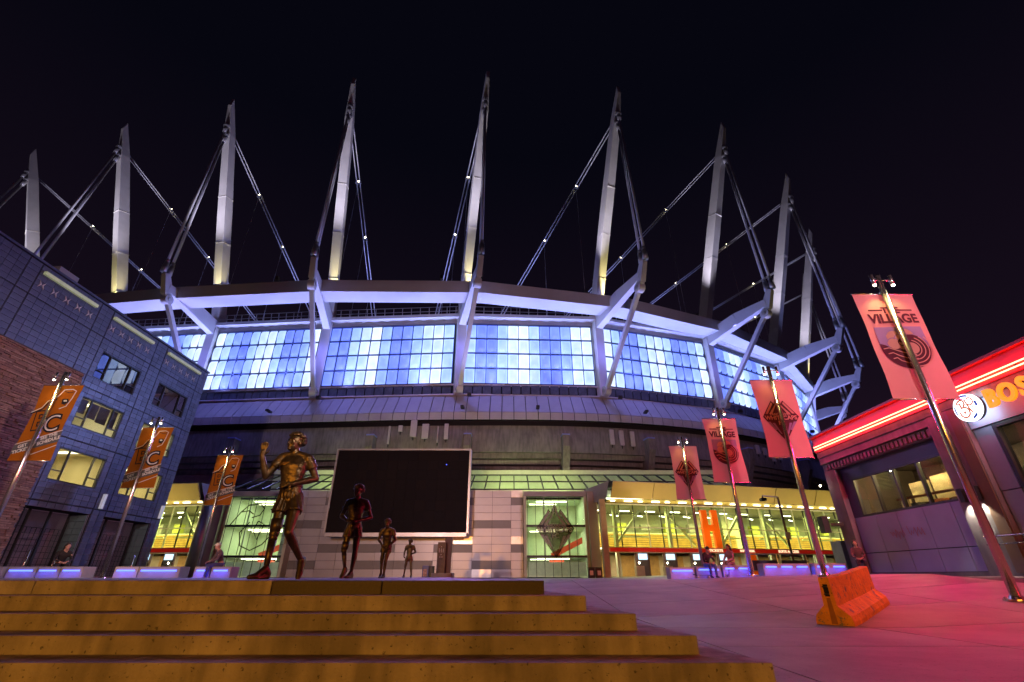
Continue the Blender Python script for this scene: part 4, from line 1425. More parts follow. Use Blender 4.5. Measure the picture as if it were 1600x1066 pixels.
# rough brick wing, laid brick by brick
bw = thing('brick_wall', 'rough split-face brick wall at the left edge beside blue tiles', 'wall', (LX, 20, -0.2))
MB().box(LX - 0.095, LX + 0.06, 9.0, 24.78, -0.4, 10.55).build('mortar_bed', M_MORTAR, bw)
bricks = []
rb = random.Random(5)
z = -0.1
while z < 10.45:
    hh = rb.choice((0.085, 0.1, 0.12))
    y = 14.0 + rb.uniform(0, 0.4)
    while y < 24.8:
        w = rb.uniform(0.35, 0.75)
        y1 = min(y + w, 24.8 + rb.uniform(-0.03, 0.03))
        if y1 - y > 0.1:
            bricks.append((y, y1, z, z + hh, rb.uniform(0.07, 0.17), rb.randrange(3)))
        y += w
    z += hh
bricks.sort(key=lambda c: -(c[1] - c[0]) * (c[3] - c[2]) / (c[0] ** 2 + 625) if c[0] > 17.0 else 0)
bme = [MB().box(0, 1, 0, 1, 0, 1).mesh('brick', m, bevel=0.0) for m in M_BRICK]
rest = [MB(), MB(), MB()]
for i, (y0, y1, z0, z1, pr, c) in enumerate(bricks):
    if i < 300:
        put('brick', bme[c], bw, Matrix(((pr, 0, 0, LX), (0, y1 - y0 - 0.016, 0, y0 + 0.008), (0, 0, z1 - z0 - 0.016, z0 + 0.008), (0, 0, 0, 1))))
    else:
        rest[c].box(LX, LX + pr, y0 + 0.008, y1 - 0.008, z0 + 0.008, z1 - 0.008)
for r_, m in zip(rest, M_BRICK):
    r_.build('brick_field', m, bw)['kind'] = 'stuff'

# ------------------------------------------------------------------ restaurant (right)
RX = 16.0
M_RFRAME = mat('precast', (0.17, 0.155, 0.16), 0.75, var=0.2, scale=1.2, bump=0.25, streak=0.25)
M_RPANEL = mat('grey_panel', (0.27, 0.31, 0.44), 0.55, var=0.1, scale=0.8, bump=0.06)
M_RBLUE = mat('navy_panel', (0.05, 0.05, 0.10), 0.55, var=0.12)
M_RRED = mat('fascia_board', (0.42, 0.36, 0.36), 0.45, var=0.12, scale=0.7)
rs = thing('restaurant', 'low restaurant building with red neon roofline and illuminated sign at right', 'building', (RX + 4, 18, 0))
# core leaves rooms open behind the windows
MB().box(RX + 4.0, RX + 9, 5, 24.0, -0.6, 6.3).build('wall_core', M_RBLUE, rs)
MB().box(RX + 0.3, RX + 4.2, 23.6, 24.05, -0.6, 6.3).build('end_wall', M_RFRAME, rs)
MB().box(RX - 0.1, RX + 4.2, 5, 24.1, 6.31, 6.4).build('roof', M_RRED, rs)
M_REDP = mat('red_fascia', (0.42, 0.03, 0.035), 0.45, var=0.15, scale=0.8)  # red put into the paint to hold the neon's glow
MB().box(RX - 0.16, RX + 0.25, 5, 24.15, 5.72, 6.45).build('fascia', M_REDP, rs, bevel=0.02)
MB().box(RX - 0.13, RX + 0.25, 5, 24.12, 5.42, 5.715).build('fascia_base', M_RFRAME, rs, bevel=0.02)
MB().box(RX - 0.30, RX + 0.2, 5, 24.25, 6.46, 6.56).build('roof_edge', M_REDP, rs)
# corbelled precast frame round the first bay
for k, (px, z0, z1) in enumerate(((-0.1, 5.1, 5.41), (0.0, 4.72, 5.09))):
    MB().box(RX + px, RX + 0.35, 16.6, 24.1, z0, z1).build('lintel', M_RFRAME, rs, bevel=0.015)
flute = 30
for k in range(flute):
    y = lerp(16.75, 23.9, k / flute)
    MB().box(RX - 0.06, RX - 0.002, y + 0.03, y + 0.17, 4.78, 5.04).build('corbel_rib', M_RFRAME, rs)
MB().box(RX - 0.05, RX + 0.4, 23.25, 24.08, -0.2, 4.72).build('pilaster', M_RFRAME, rs, bevel=0.02)
MB().box(RX - 0.12, RX + 0.4, 15.75, 17.2, -0.2, 5.41).build('pilaster', M_RFRAME, rs, bevel=0.02)
MB().box(RX - 0.16, RX + 0.05, 15.78, 16.2, 0.1, 5.38).build('downpipe_chase', mat('brown_chase', (0.16, 0.1, 0.06), 0.7), rs)
MB().box(RX - 0.1, RX + 0.3, 16.25, 17.15, 0.1, 1.95).build('pale_base_panel', mat('pale_precast', (0.42, 0.39, 0.34), 0.7), rs)
# navy reveal and window of the first bay
mb = MB()
for (p, q, r, s) in ((17.2, 17.42, 2.45, 4.72), (22.6, 23.25, 2.45, 4.72), (17.42, 22.6, 4.15, 4.72)):
    mb.box(RX + 0.2, RX + 0.4, p, q, r, s)
mb.build('window_surround', M_RBLUE, rs)
win = MB()
for (p, q, r, s) in ((17.42, 22.6, 4.07, 4.148), (17.42, 22.6, 2.452, 2.53), (17.42, 17.5, 2.53, 4.07), (22.52, 22.6, 2.53, 4.07)):
    win.box(RX + 0.18, RX + 0.3, p, q, r, s)
wf = win.build('window', M_FRAME, rs)
ys = [17.5, 18.72, 20.0, 21.25, 22.52]
for a, b in zip(ys[:-1], ys[1:]):
    MB().box(RX + 0.24, RX + 0.25, a + 0.03, b - 0.03, 2.53, 4.07).build('pane', M_GLASS_M, wf)
    if a > 17.6:
        MB().box(RX + 0.17, RX + 0.32, a - 0.04, a + 0.04, 2.53, 4.07).build('window_bar', M_FRAME, wf)
# interior of the dining room
room = MB()
x0, x1, ya, yb, za, zb = RX + 0.41, RX + 3.98, 5.2, 23.5, 1.3, 4.7
room.add([(x0, ya, za), (x1, ya, za), (x1, yb, za), (x0, yb, za), (x0, ya, zb), (x1, ya, zb), (x1, yb, zb), (x0, yb, zb)],
         [(0, 1, 2, 3), (7, 6, 5, 4), (1, 2, 6, 5), (3, 2, 6, 7), (1, 0, 4, 5)])
room.build('dining_room', mat('dining_wall', (0.10, 0.075, 0.05), 0.7, var=0.2), rs)
MB().box(RX + 1.2, RX + 1.35, 17.8, 21.6, 3.0, 3.08).build('wooden_rail', mat('orange_wood', (0.5, 0.2, 0.05), 0.5), rs)
for a, b, z0, z1, c in ((19.2, 20.4, 2.9, 3.85, (0.5, 0.42, 0.22)), (20.6, 21.6, 2.9, 3.75, (0.42, 0.36, 0.2)), (18.0, 19.0, 3.3, 4.0, (0.05, 0.05, 0.05)), (21.9, 22.4, 2.6, 3.2, (0.45, 0.35, 0.2))):
    MB().box(RX + 2.0, RX + 2.1, a, b, z0, z1).build('partition', mat('partition_%0.2f' % a, c, 0.6), rs)
for k in range(7):
    y = 17.9 + k * 0.62
    MB().box(RX + 1.6, RX + 1.9, y, y + 0.4, 2.5, 2.75 + 0.12 * (k % 2)).build('chair_back', mat('chair_%d' % (k % 3), ((0.4, 0.12, 0.04), (0.2, 0.25, 0.3), (0.05, 0.05, 0.05))[k % 3], 0.5), rs)
MB().box(RX + 1.0, RX + 1.06, 17.75, 18.05, 3.1, 3.55).build('television', glow('tv_glow', (0.2, 1.0, 0.8), 1.4), rs)
for y in (18.2, 20.0, 21.6):
    MB().ball((RX + 1.4, y, 4.35), 0.06, seg=10, rings=8).build('pendant_lamp', M_LAMPW, rs)
    light('dining_lamp', 'POINT', (RX + 1.4, y, 4.2), 140, (1.0, 0.7, 0.3), size=0.1)
# grey wall panels under the window, two courses
yc = [17.22, 17.9, 19.2, 20.6, 21.85, 23.2]
for a, b in zip(yc[:-1], yc[1:]):
    for z0, z1 in ((0.16, 0.93), (0.96, 2.44)):
        MB().box(RX + 0.17, RX + 0.4, a + 0.012, b - 0.012, z0, z1).build('wall_panel', M_RPANEL, rs)
MB().box(RX + 0.25, RX + 0.42, 17.2, 23.25, 0.1, 2.45).build('panel_backing', M_PJOINT, rs)
# red paint tags sprayed on two panels
M_TAG = mat('spray_paint', (0.35, 0.1, 0.09), 0.7, var=0.2)
for y, seed in ((20.9, 1), (19.9, 2)):
    rg = random.Random(seed)
    pts = [(-0.4 + 0.06 * k, 0.16 * math.sin(k * 2.1 + seed) + rg.uniform(-0.1, 0.1)) for k in range(14)]
    stroke(pts, 0.022, frame((RX + 0.163, y, 1.6), (0, -1, 0), (0, 0, 1)), M_TAG, 'paint_tag', rs)
# second bay nearer the camera
MB().box(RX - 0.02, RX + 0.4, 5.0, 15.7, 4.55, 5.41).build('lintel', M_RPANEL, rs)
for a, b in ((15.05, 15.72), (13.9, 15.02), (12.2, 13.87), (10, 12.17)):
    for z0, z1 in ((0.16, 0.93), (0.96, 2.48)):
        MB().box(RX + 0.05, RX + 0.4, a + 0.012, b - 0.012, z0, z1).build('wall_panel', M_RPANEL, rs)
MB().box(RX + 0.05, RX + 0.4, 15.06, 15.72, 2.51, 4.52).build('wall_panel', M_RPANEL, rs)
MB().box(RX + 0.12, RX + 0.42, 8.0, 15.73, 0.1, 2.49).build('panel_backing', M_PJOINT, rs)
w2 = MB()
for (p, q, r, s) in ((9.5, 15.0, 4.4, 4.52), (9.5, 15.0, 2.5, 2.62), (14.88, 15.0, 2.62, 4.4), (9.5, 9.62, 2.62, 4.4)):
    w2.box(RX + 0.0, RX + 0.2, p, q, r, s)
w2f = w2.build('window', M_FRAME, rs)
MB().box(RX + 0.09, RX + 0.10, 9.62, 14.88, 2.62, 4.4).build('pane', M_GLASS_M, w2f)
MB().box(RX + 1.2, RX + 1.3, 9.7, 14.5, 2.6, 4.3).build('partition', mat('tan_partition', (0.3, 0.2, 0.09), 0.7), rs)
light('dining_lamp', 'POINT', (RX + 0.7, 13.2, 4.3), 40, (1.0, 0.75, 0.4), size=0.1)
MB().box(RX - 0.08, RX + 0.5, 5, 24.0, 0.02, 0.14).build('base_kerb', M_RFRAME, rs)
# wall washers either side of the pilaster
for y in (16.85, 16.35):
    mb = MB()
    mb.box(RX - 0.3, RX - 0.12, y - 0.09, y + 0.09, 2.3, 2.75)
    mb.build('wall_washer', M_BLACK, rs)
    light('washer_light', 'SPOT', (RX - 0.24, y, 2.26), 130, (1.0, 0.9, 0.7), (RX - 0.14, y, 0), 0.05, 95, 0.6)
mb = MB()
mb.box(RX - 0.75, RX - 0.45, 24.2, 24.6, 1.9, 2.65)
mb.beam((RX - 0.45, 24.1, 2.25), (RX + 0.0, 23.8, 2.25), 0.1, 0.14)
mb.build('wall_speaker', M_BLACK, rs)
MB().ball((RX - 0.35, 24.2, 4.1), 0.05, seg=8, rings=6).build('corner_lamp', M_LAMPW, rs)
# neon tubes
for z, x in ((5.98, -0.24), (5.86, -0.22)):
    for a, b in ((5.0, 15.5), (15.55, 16.85), (16.9, 24.0)):
        MB().tube((RX + x, a, z), (RX + x, b, z), 0.024, n=8).build('neon_tube', M_NEON, rs, True)
for k in range(13):
    y = 6 + k * 1.45
    MB().box(RX - 0.22, RX - 0.16, y - 0.02, y + 0.02, 5.82, 6.02).build('tube_clip', M_BLACK, rs)
light('neon_light', 'AREA', (RX - 0.34, 18.0, 5.92), 900, (1.0, 0.010, 0.14), (RX - 5, 18.0, 3.5), 12.5, size_y=0.12)
light('neon_light', 'AREA', (RX - 0.34, 8.5, 5.92), 260, (1.0, 0.010, 0.10), (RX - 5, 8.5, 2.5), 7.0, size_y=0.12)
light('neon_wash', 'AREA', (RX - 0.5, 17.0, 5.9), 60, (1.0, 0.01, 0.015), (RX, 17.0, 5.95), 14, size_y=0.1)

# round illuminated sign and orange letters
M_SGNW = glow('sign_white', (0.85, 0.93, 1.0), 2.6)
M_SGNO = glow('sign_orange', (0.75, 0.16, 0.03), 0.75)
M_SGNB = glow('sign_blue', (0.02, 0.05, 0.4), 0.9)
M_SGNG = glow('sign_green', (0.3, 0.5, 0.35), 0.9)
rsn = thing('round_sign', 'round white sign with swirling orange BP monogram on the restaurant', 'sign', (RX - 0.3, 15.4, 4.78))
MS = frame((RX - 0.4, 15.03, 5.12), (0, -1, 0), (0, 0, 1))
flat(arc(0, 0, 0.46, 0, 360, 40)[:-1], MS, M_SGNW, 'sign_face', rsn, 0, 0.14)
mb = MB()
mb.tube(MS @ V(0, 0, -0.12), MS @ V(0, 0, -0.002), 0.44, 0.46, 40)
mb.build('sign_can', M_BLACK, rsn)
zf = 0.143
for nm, pts, w, m in (('monogram', [(-0.22, 0.26), (-0.26, 0.2), (-0.22, 0.16), (-0.16, 0.2), (-0.15, 0.0)], 0.06, M_SGNO),
                      ('monogram', [(-0.22, 0.26), (-0.1, 0.29), (0.0, 0.24), (0.0, 0.12), (-0.08, 0.06)], 0.06, M_SGNO),
                      ('monogram', arc(-0.09, -0.14, 0.17, 100, -200, 20), 0.055, M_SGNO), ('monogram', arc(-0.09, -0.14, 0.09, 0, 330, 16), 0.025, M_SGNG),
                      ('monogram', [(0.06, 0.28), (0.08, 0.1), (0.12, -0.08), (0.18, -0.22)], 0.05, M_SGNO),
                      ('monogram', arc(0.2, 0.16, 0.12, 120, -150, 16), 0.045, M_SGNO), ('monogram', arc(-0.09, -0.14, 0.025, 0, 350, 10), 0.05, M_SGNO),
                      ('blue_flourish', arc(0, 0, 0.40, 60, 120, 12), 0.06, M_SGNB), ('blue_flourish', arc(0, 0, 0.40, -75, -45, 8), 0.07, M_SGNB),
                      ('blue_flourish', arc(0, 0, 0.39, -8, 18, 8), 0.08, M_SGNB), ('blue_flourish', arc(0, 0, 0.4, 160, 200, 8), 0.05, M_SGNB),
                      ('ring', arc(0.27, -0.1, 0.07, 0, 340, 12), 0.03, M_SGNG)):
    stroke(pts, w, MS, m, nm, rsn, zf + (0.004 if m is M_SGNO else 0))
light('sign_halo', 'AREA', MS @ V(0, 0, -0.16), 12, (0.7, 0.85, 1.0), MS @ V(0, 0, -1), 1.0)
lt = thing('letter_sign', 'orange illuminated letters BOS above the restaurant windows', 'sign', (RX - 0.3, 14, 4.98))
M_LET = glow('letter_amber', (1.0, 0.22, 0.008), 1.5)
for i, ch in enumerate('BOSTON'):
    text_mesh(ch, 0.80, M_LET, frame((RX - 0.34, 14.28 - i * 0.54, 5.17), (0, -1, 0), (0, 0, 1)), 'letter', lt, 0.05, 0.028, sx=0.86)
light('letter_halo', 'AREA', (RX - 0.44, 13.2, 5.24), 22, (1.0, 0.03, 0.01), (RX, 13.2, 5.24), 2.4, size_y=0.7)
# stair handrail by the second bay
hr = thing('handrail', 'pale steel handrail by the restaurant door at the right edge', 'handrail', (RX - 0.9, 14.5, 0))
for y in (15.9, 14.4, 12.9):
    MB().tube((RX - 0.9, y, gz(15.1, y)), (RX - 0.9, y, 1.12), 0.025, n=8).build('post', M_POLE, hr)
for z in (1.12, 0.9):
    MB().tube((RX - 0.9, 16.0, z), (RX - 0.9, 9.0, z), 0.025, n=8).build('rail', M_POLE, hr, True)

# ------------------------------------------------------------------ banner poles and banners
PX0, PX1, PZ0, PZ1 = -0.84, 0.93, 4.18, 7.42


def banner_pole(x, y, label, group, lamp_e=45, grp=None):
    zb = gz(x, y)
    r = thing('banner_pole', label, 'pole', (x, y, zb), group)
    MB().tube((x, y, zb), (x, y, 8.0), 0.095, 0.075, 20).build('pole', M_POLE, r, True)
    mb = MB()
    mb.tube((x, y, zb), (x, y, zb + 0.035), 0.24, n=20)
    mb.tube((x, y, zb + 0.035), (x, y, zb + 0.10), 0.15, 0.12, 20)
    mb.build('base_plate', M_POLE, r)
    for k in range(4):
        a = R(45 + 90 * k)
        MB().tube((x + 0.19 * math.cos(a), y + 0.19 * math.sin(a), zb + 0.03), (x + 0.19 * math.cos(a), y + 0.19 * math.sin(a), zb + 0.075), 0.022, n=6).build('anchor_bolt', M_ALU, r)
    for z in (PZ0 - 0.02, PZ1 + 0.02):
        MB().tube((x + PX0 - 0.02, y + 0.13, z), (x + PX1 + 0.02, y + 0.13, z), 0.018, n=8).build('banner_arm', M_POLE, r, True)
        MB().beam((x, y, z), (x, y + 0.15, z), 0.07, 0.06).build('arm_clamp', M_POLE, r)
    for s in (-1, 1):
        fx = x + s * 0.27
        mb = MB()
        mb.tube((fx, y - 0.1, 7.62), (fx, y - 0.1, 7.95), 0.05, n=12)
        mb.tube((x, y - 0.05, 7.8), (fx, y - 0.08, 7.8), 0.02, n=6)
        fl = mb.build('spotlight', M_POLE, r, True)
        MB().ball((fx, y - 0.1, 7.61), 0.042, seg=10, rings=6).build('lens', M_LAMPW if s < 0 or lamp_e > 40 else M_ALU, fl)
        light('pole_lamp', 'SPOT', (fx, y - 0.2, 7.58), lamp_e * (1.0 if s < 0 else 0.5), (1.0, 0.66, 0.22), (fx + 0.05, y - 0.2, 4.0), 0.04, 100, 0.9)
    return r


def ripple(u, v, ph):
    return 0.045 * math.sin(math.pi * v) * math.sin(u * 4.0 + v * 1.8 + ph * 1.7)


def fabric(x, y, m, name, parent, sway=0.05, hem=None):
    nx, nz = 22, 36
    vs = []
    for k in range(nz + 1):
        for i in range(nx + 1):
            u, v = i / nx, k / nz
            dx = 0.06 * math.sin(math.pi * v) * (1 if u < 0.5 else -1) * abs(2 * u - 1) ** 2
            dx += 0.012 * math.sin(v * 13 + y) * abs(2 * u - 1) ** 2
            vs.append((lerp(PX0, PX1, u) + x + dx, y + 0.13 + ripple(u, v, y), lerp(PZ0, PZ1, v)))
    mb = MB()
    mb.add(vs, [(k * (nx + 1) + i, k * (nx + 1) + i + 1, (k + 1) * (nx + 1) + i + 1, (k + 1) * (nx + 1) + i) for k in range(nz) for i in range(nx)])
    return mb.build(name, m, parent, True)


def banner(x, y, kind, label, group):
    r = thing('banner', label, 'banner', (x, y + 0.13, PZ0), group)
    fabric(x, y, {'lion': M_ORANGE}.get(kind, M_PINK), 'fabric', r)
    W, H = PX1 - PX0, PZ1 - PZ0
    M = FACE_CAM((x + (PX0 + PX1) / 2, y + 0.112, (PZ0 + PZ1) / 2))
    if kind == 'village':
        for s in (-1, 1):
            stroke([(s * 0.22, 1.07), (s * 0.62, 1.07)], 0.045, M, M_MAROON, 'rule', r)
        text_mesh('THE', 0.27, M_MAROON, M @ Matrix.Translation((0, 1.06, 0.002)), 'lettering', r, 0.001, 0.012)
        text_mesh('VILLAGE', 0.40, M_MAROON, M @ Matrix.Translation((0, 0.78, 0.002)), 'lettering', r, 0.001, 0.016, sx=0.9)
        flat([(-0.64, -0.12), (0.64, -0.12), (0.64, 0.52), (-0.64, 0.52)], M, M_PURPLE, 'square_ground', r)
        disc = arc(0, -0.12, 0.64, 180, 360, 28)
        flat(disc, M, M_MAROON, 'bowl', r)
        for cx, cy, rr in ((-0.2, 0.2, 0.2), (0.12, 0.24, 0.22), (-0.26, 0.0, 0.17), (0.3, 0.1, 0.16), (0.02, 0.05, 0.26)):
            flat(arc(cx, cy, rr, 0, 360, 18)[:-1], M, M_PINK, 'cloud', r, 0.003 + 0.0015 * abs(cx))
            stroke(arc(cx, cy, rr, 20, 160, 14), 0.022, M, M_PURPLE, 'cloud_line', r, 0.0085)
        # wave: hollow and crest lines
        flat([(-0.64, 0.0), (-0.5, -0.05), (-0.3, -0.2), (-0.1, -0.28), (0.1, -0.3), (0.0, -0.4), (-0.4, -0.32), (-0.64, -0.22)], M, M_MAROON, 'wave', r, 0.010)
        flat(arc(0.2, -0.14, 0.40, -60, 150, 20) + [(0.1, -0.1)], M, M_MAROON, 'wave', r, 0.011)
        flat(arc(0.16, -0.16, 0.17, 0, 360, 18)[:-1], M, M_PINK, 'wave_hollow', r, 0.0125)
        for q in range(4):
            rr = 0.24 + 0.1 * q
            stroke(arc(0.14, -0.16, rr, 75 - q * 12, -95 - q * 6, 18), 0.026, M, M_PINK, 'wave_line', r, 0.013)
        for q in range(3):
            y0 = -0.16 - 0.15 * q
            stroke([(-0.60 + 0.08 * q, y0), (-0.45 + 0.06 * q, y0 + 0.03), (-0.25, y0 - 0.06), (0.0, y0 - 0.17), (0.2, y0 - 0.2 + 0.03 * q)], 0.028, M, M_PINK, 'wave_line', r, 0.0135)
        stroke(arc(-0.05, 0.02, 0.1, 60, 300, 12), 0.025, M, M_MAROON, 'spiral', r, 0.014)
    elif kind == 'crest':
        crest_diamond(M, 1.16, r, M_MAROON, M_PINK)
    else:
        # orange banner: big BC, cat-head outline, slanting grey band with white writing
        flat([(-W / 2, -1.36), (-W / 2, -1.0), (W / 2, -0.42), (W / 2, -0.86)], M, M_GREYP, 'band', r)
        stroke([(-W / 2, -0.96), (W / 2, -0.38)], 0.03, M, M_WHITEP, 'band_line', r, 0.004)
        stroke([(-0.2, -1.45), (W / 2, -1.0)], 0.03, M, M_WHITEP, 'band_line', r, 0.004)
        rot = Matrix.Rotation(R(18.2), 4, 'Z')
        text_mesh('GET\nTICKETS', 0.19, M_WHITEP, M @ Matrix.Translation((-0.52, -1.11, 0.006)) @ rot, 'lettering', r, 0.001, 0.006)
        text_mesh('SEE THE\nSCHEDULE', 0.19, M_WHITEP, M @ Matrix.Translation((0.43, -0.72, 0.006)) @ rot, 'lettering', r, 0.001, 0.006)
        for bold, m, z in ((0.06, M_BLACKP, 0.002), (0.012, M_ORANGE, 0.006)):
            text_mesh('B', 1.12, m, M @ Matrix.Translation((-0.32, 0.02, z)) @ Matrix.Rotation(R(8), 4, 'Z'), 'lettering', r, 0.001, bold)
            text_mesh('C', 1.02, m if m is M_BLACKP else M_WHITEP, M @ Matrix.Translation((0.28, -0.12, z)) @ Matrix.Rotation(R(8), 4, 'Z'), 'lettering', r, 0.001, bold if m is M_BLACKP else -0.015)
        stroke([(-0.88, 0.42), (-0.5, 0.62), (-0.36, 0.9), (0.0, 1.1), (0.16, 1.42), (0.5, 1.44), (0.68, 1.36), (0.64, 1.0), (0.55, 0.66), (0.3, 0.55)], 0.035, M, M_WHITEP, 'cat_outline', r, 0.002)
        stroke([(-0.88, 0.36), (-0.46, 0.54), (-0.3, 0.82), (0.02, 0.98)], 0.06, M, M_BLACKP, 'cat_outline', r, 0.004)
        stroke([(0.2, 1.34), (0.42, 1.28), (0.6, 1.32)], 0.03, M, M_BLACKP, 'cat_brow', r, 0.004)
        flat([(0.26, 0.98), (0.5, 1.0), (0.58, 0.86), (0.46, 0.72), (0.3, 0.78)], M, M_BLACKP, 'cat_mouth', r, 0.003)
        flat([(0.33, 0.94), (0.46, 0.95), (0.5, 0.87), (0.36, 0.87)], M, M_WHITEP, 'cat_teeth', r, 0.005)
    for o in [c for c in C.objects if c.parent == r and not c.name.startswith('fabric')]:
        inv = o.matrix_basis.inverted()
        bm = bmesh.new()
        bm.from_mesh(o.data)
        bmesh.ops.triangulate(bm, faces=bm.faces)
        for _ in range(4):
            long = [g for g in bm.edges if g.calc_length() > 0.11]
            if not long:
                break
            bmesh.ops.subdivide_edges(bm, edges=long, cuts=1)
            bmesh.ops.triangulate(bm, faces=bm.faces)
        bm.to_mesh(o.data)
        bm.free()
        for v in o.data.vertices:
            w = o.matrix_basis @ v.co
            w.y += ripple((w.x - x - PX0) / (PX1 - PX0), (w.z - PZ0) / (PZ1 - PZ0), y)
            v.co = inv @ w
    return r


for x, y, kind, lab in ((10.9, 11.4, 'village', 'nearest'), (10.95, 18.1, 'crest', 'second'), (10.9, 23.5, 'village', 'third'), (10.86, 29.2, 'crest', 'farthest')):
    banner_pole(x, y, {'nearest': 'nearest and tallest steel banner pole at the right edge', 'second': 'second nearest banner pole on the right, before the end of the bench',
                       'third': 'third banner pole on the right, between the two bench halves', 'farthest': 'farthest right banner pole, behind the seated skateboarder'}[lab],
                'banner poles on the right', 190 if lab == 'nearest' else 60)
    banner(x, y, kind, {'nearest': 'nearest pink banner reading THE VILLAGE with a wave emblem', 'second': 'pinkish red banner with a diamond crest in front of the stadium ring beam',
                        'third': 'smaller pink banner reading THE VILLAGE, left of the crest banner', 'farthest': 'farthest pink banner with diamond crest, before the beige canopy'}[lab],
           'banners on the right')
for x, y, lab in ((-19.6, 18.7, 'a'), (-19.85, 25.1, 'b'), (-19.4, 31.7, 'c')):
    banner_pole(x, y, {'a': 'leftmost banner pole in front of the brick wall', 'b': 'banner pole before the blue tiled building windows', 'c': 'left banner pole beside the round column and glass vestibule'}[lab],
                'banner poles on the left', 50)
    banner(x, y, 'lion', {'a': 'orange BC banner in front of the brick wall', 'b': 'orange BC banner in front of the lit office windows', 'c': 'smallest orange BC banner left of the tallest statue'}[lab],
           'orange banners')


# ------------------------------------------------------------------ figures
def remeshed(mb, name, m, voxel, sm=4):
    me = mb.mesh(name + '_raw', m, recalc=False)
    o = bpy.data.objects.new('tmp', me)
    md = o.modifiers.new('r', 'REMESH')
    md.mode = 'VOXEL'
    md.voxel_size = voxel
    md.use_smooth_shade = True
    ms = o.modifiers.new('s', 'SMOOTH')
    ms.factor = 0.5
    ms.iterations = sm
    out = evaluated_mesh(o)
    out.name = name
    bpy.data.meshes.remove(me)
    return out


def hand(mb, wrist, d, palm, thumb_side, curl=0.3, s=1.0):
    """wrist point, finger direction, palm normal, side of the thumb; five separate fingers."""
    d, palm = Vector(d).normalized(), Vector(palm).normalized()
    side = d.cross(palm).normalized() * thumb_side
    w = Vector(wrist)
    pc = w + d * 0.05 * s
    mb.capsule(w, pc, 0.026 * s, 0.032 * s, 8)
    for k in (-1.2, -0.4, 0.4, 1.2):
        mb.capsule(w + d * 0.02 * s + side * 0.012 * k * s, w + d * 0.088 * s + side * 0.019 * k * s, 0.016 * s, 0.0135 * s, 8)
    for k, ln in ((-1.3, 0.062), (-0.45, 0.078), (0.45, 0.082), (1.3, 0.072)):
        b = w + d * 0.09 * s + side * 0.022 * k * s
        a1 = b + (d * math.cos(curl) + palm * math.sin(curl)) * ln * 0.55 * s + side * 0.008 * k * s
        a2 = a1 + (d * math.cos(curl * 2.3) + palm * math.sin(curl * 2.3)) * ln * 0.55 * s
        mb.capsule(b, a1, 0.0120 * s, 0.0112 * s, 8)
        mb.capsule(a1, a2, 0.0112 * s, 0.0098 * s, 8)
    tb = w + d * 0.025 * s + side * 0.028 * s
    t1 = tb + (d * 0.6 + side * 0.8).normalized() * 0.045 * s + palm * 0.01 * s
    mb.capsule(tb, t1, 0.014 * s, 0.0115 * s, 8)
    mb.capsule(t1, t1 + (d * 0.9 + side * 0.3).normalized() * 0.034 * s, 0.0115 * s, 0.009 * s, 8)


def head_parts(mb, c, yaw, tilt):
    M = Matrix.Rotation(yaw, 3, 'Z') @ Matrix.Rotation(tilt, 3, 'X')
    M = M @ Matrix.Scale(1.1, 3)
    P = lambda x, y, z: Vector(c) + M @ Vector((x, y, z))
    mb.ball(P(0, 0.012, 0.028), 1, 0.078, 0.098, 0.092, 16, 12, M)
    mb.ball(P(0, -0.022, -0.04), 1, 0.060, 0.066, 0.078, 14, 10, M)
    mb.ball(P(0, -0.066, -0.092), 1, 0.026, 0.022, 0.02, 10, 8, M)
    for s in (-1, 1):
        mb.ball(P(s * 0.034, -0.064, -0.03), 1, 0.022, 0.018, 0.022, 10, 8, M)
        mb.ball(P(s * 0.030, -0.078, 0.022), 1, 0.026, 0.012, 0.0085, 10, 6, M)
        mb.ball(P(s * 0.031, -0.070, 0.003), 1, 0.0135, 0.011, 0.0095, 10, 8, M)
        mb.ball(P(s * 0.078, 0.012, -0.008), 1, 0.010, 0.022, 0.032, 8, 8, M)
    mb.tube(P(0, -0.078, 0.018), P(0, -0.100, -0.028), 0.008, 0.014, 8)
    mb.ball(P(0, -0.098, -0.03), 1, 0.016, 0.014, 0.011, 10, 6, M)
    mb.ball(P(0, -0.080, -0.056), 1, 0.024, 0.010, 0.0058, 10, 6, M)
    mb.ball(P(0, -0.078, -0.068), 1, 0.021, 0.011, 0.0068, 10, 6, M)
    return P, M


def shoe(mb, ankle, d, up):
    d, up = Vector(d).normalized(), Vector(up).normalized()
    side = d.cross(up).normalized()
    a = Vector(ankle)
    heel, ball_, toe = a - d * 0.045 - up * 0.05, a + d * 0.11 - up * 0.062, a + d * 0.185 - up * 0.062
    mb.capsule(a + up * 0.015, heel, 0.042, 0.038, 12)
    mb.capsule(a + d * 0.01, ball_, 0.043, 0.036, 12)
    mb.capsule(ball_, toe, 0.038, 0.027, 12)
    mb.capsule(heel - up * 0.022, ball_ - up * 0.022, 0.034, 0.036, 10)
    for k in (-1, 1):
        mb.capsule(ball_ + side * 0.017 * k, toe + side * 0.012 * k - d * 0.02, 0.028, 0.024, 10)


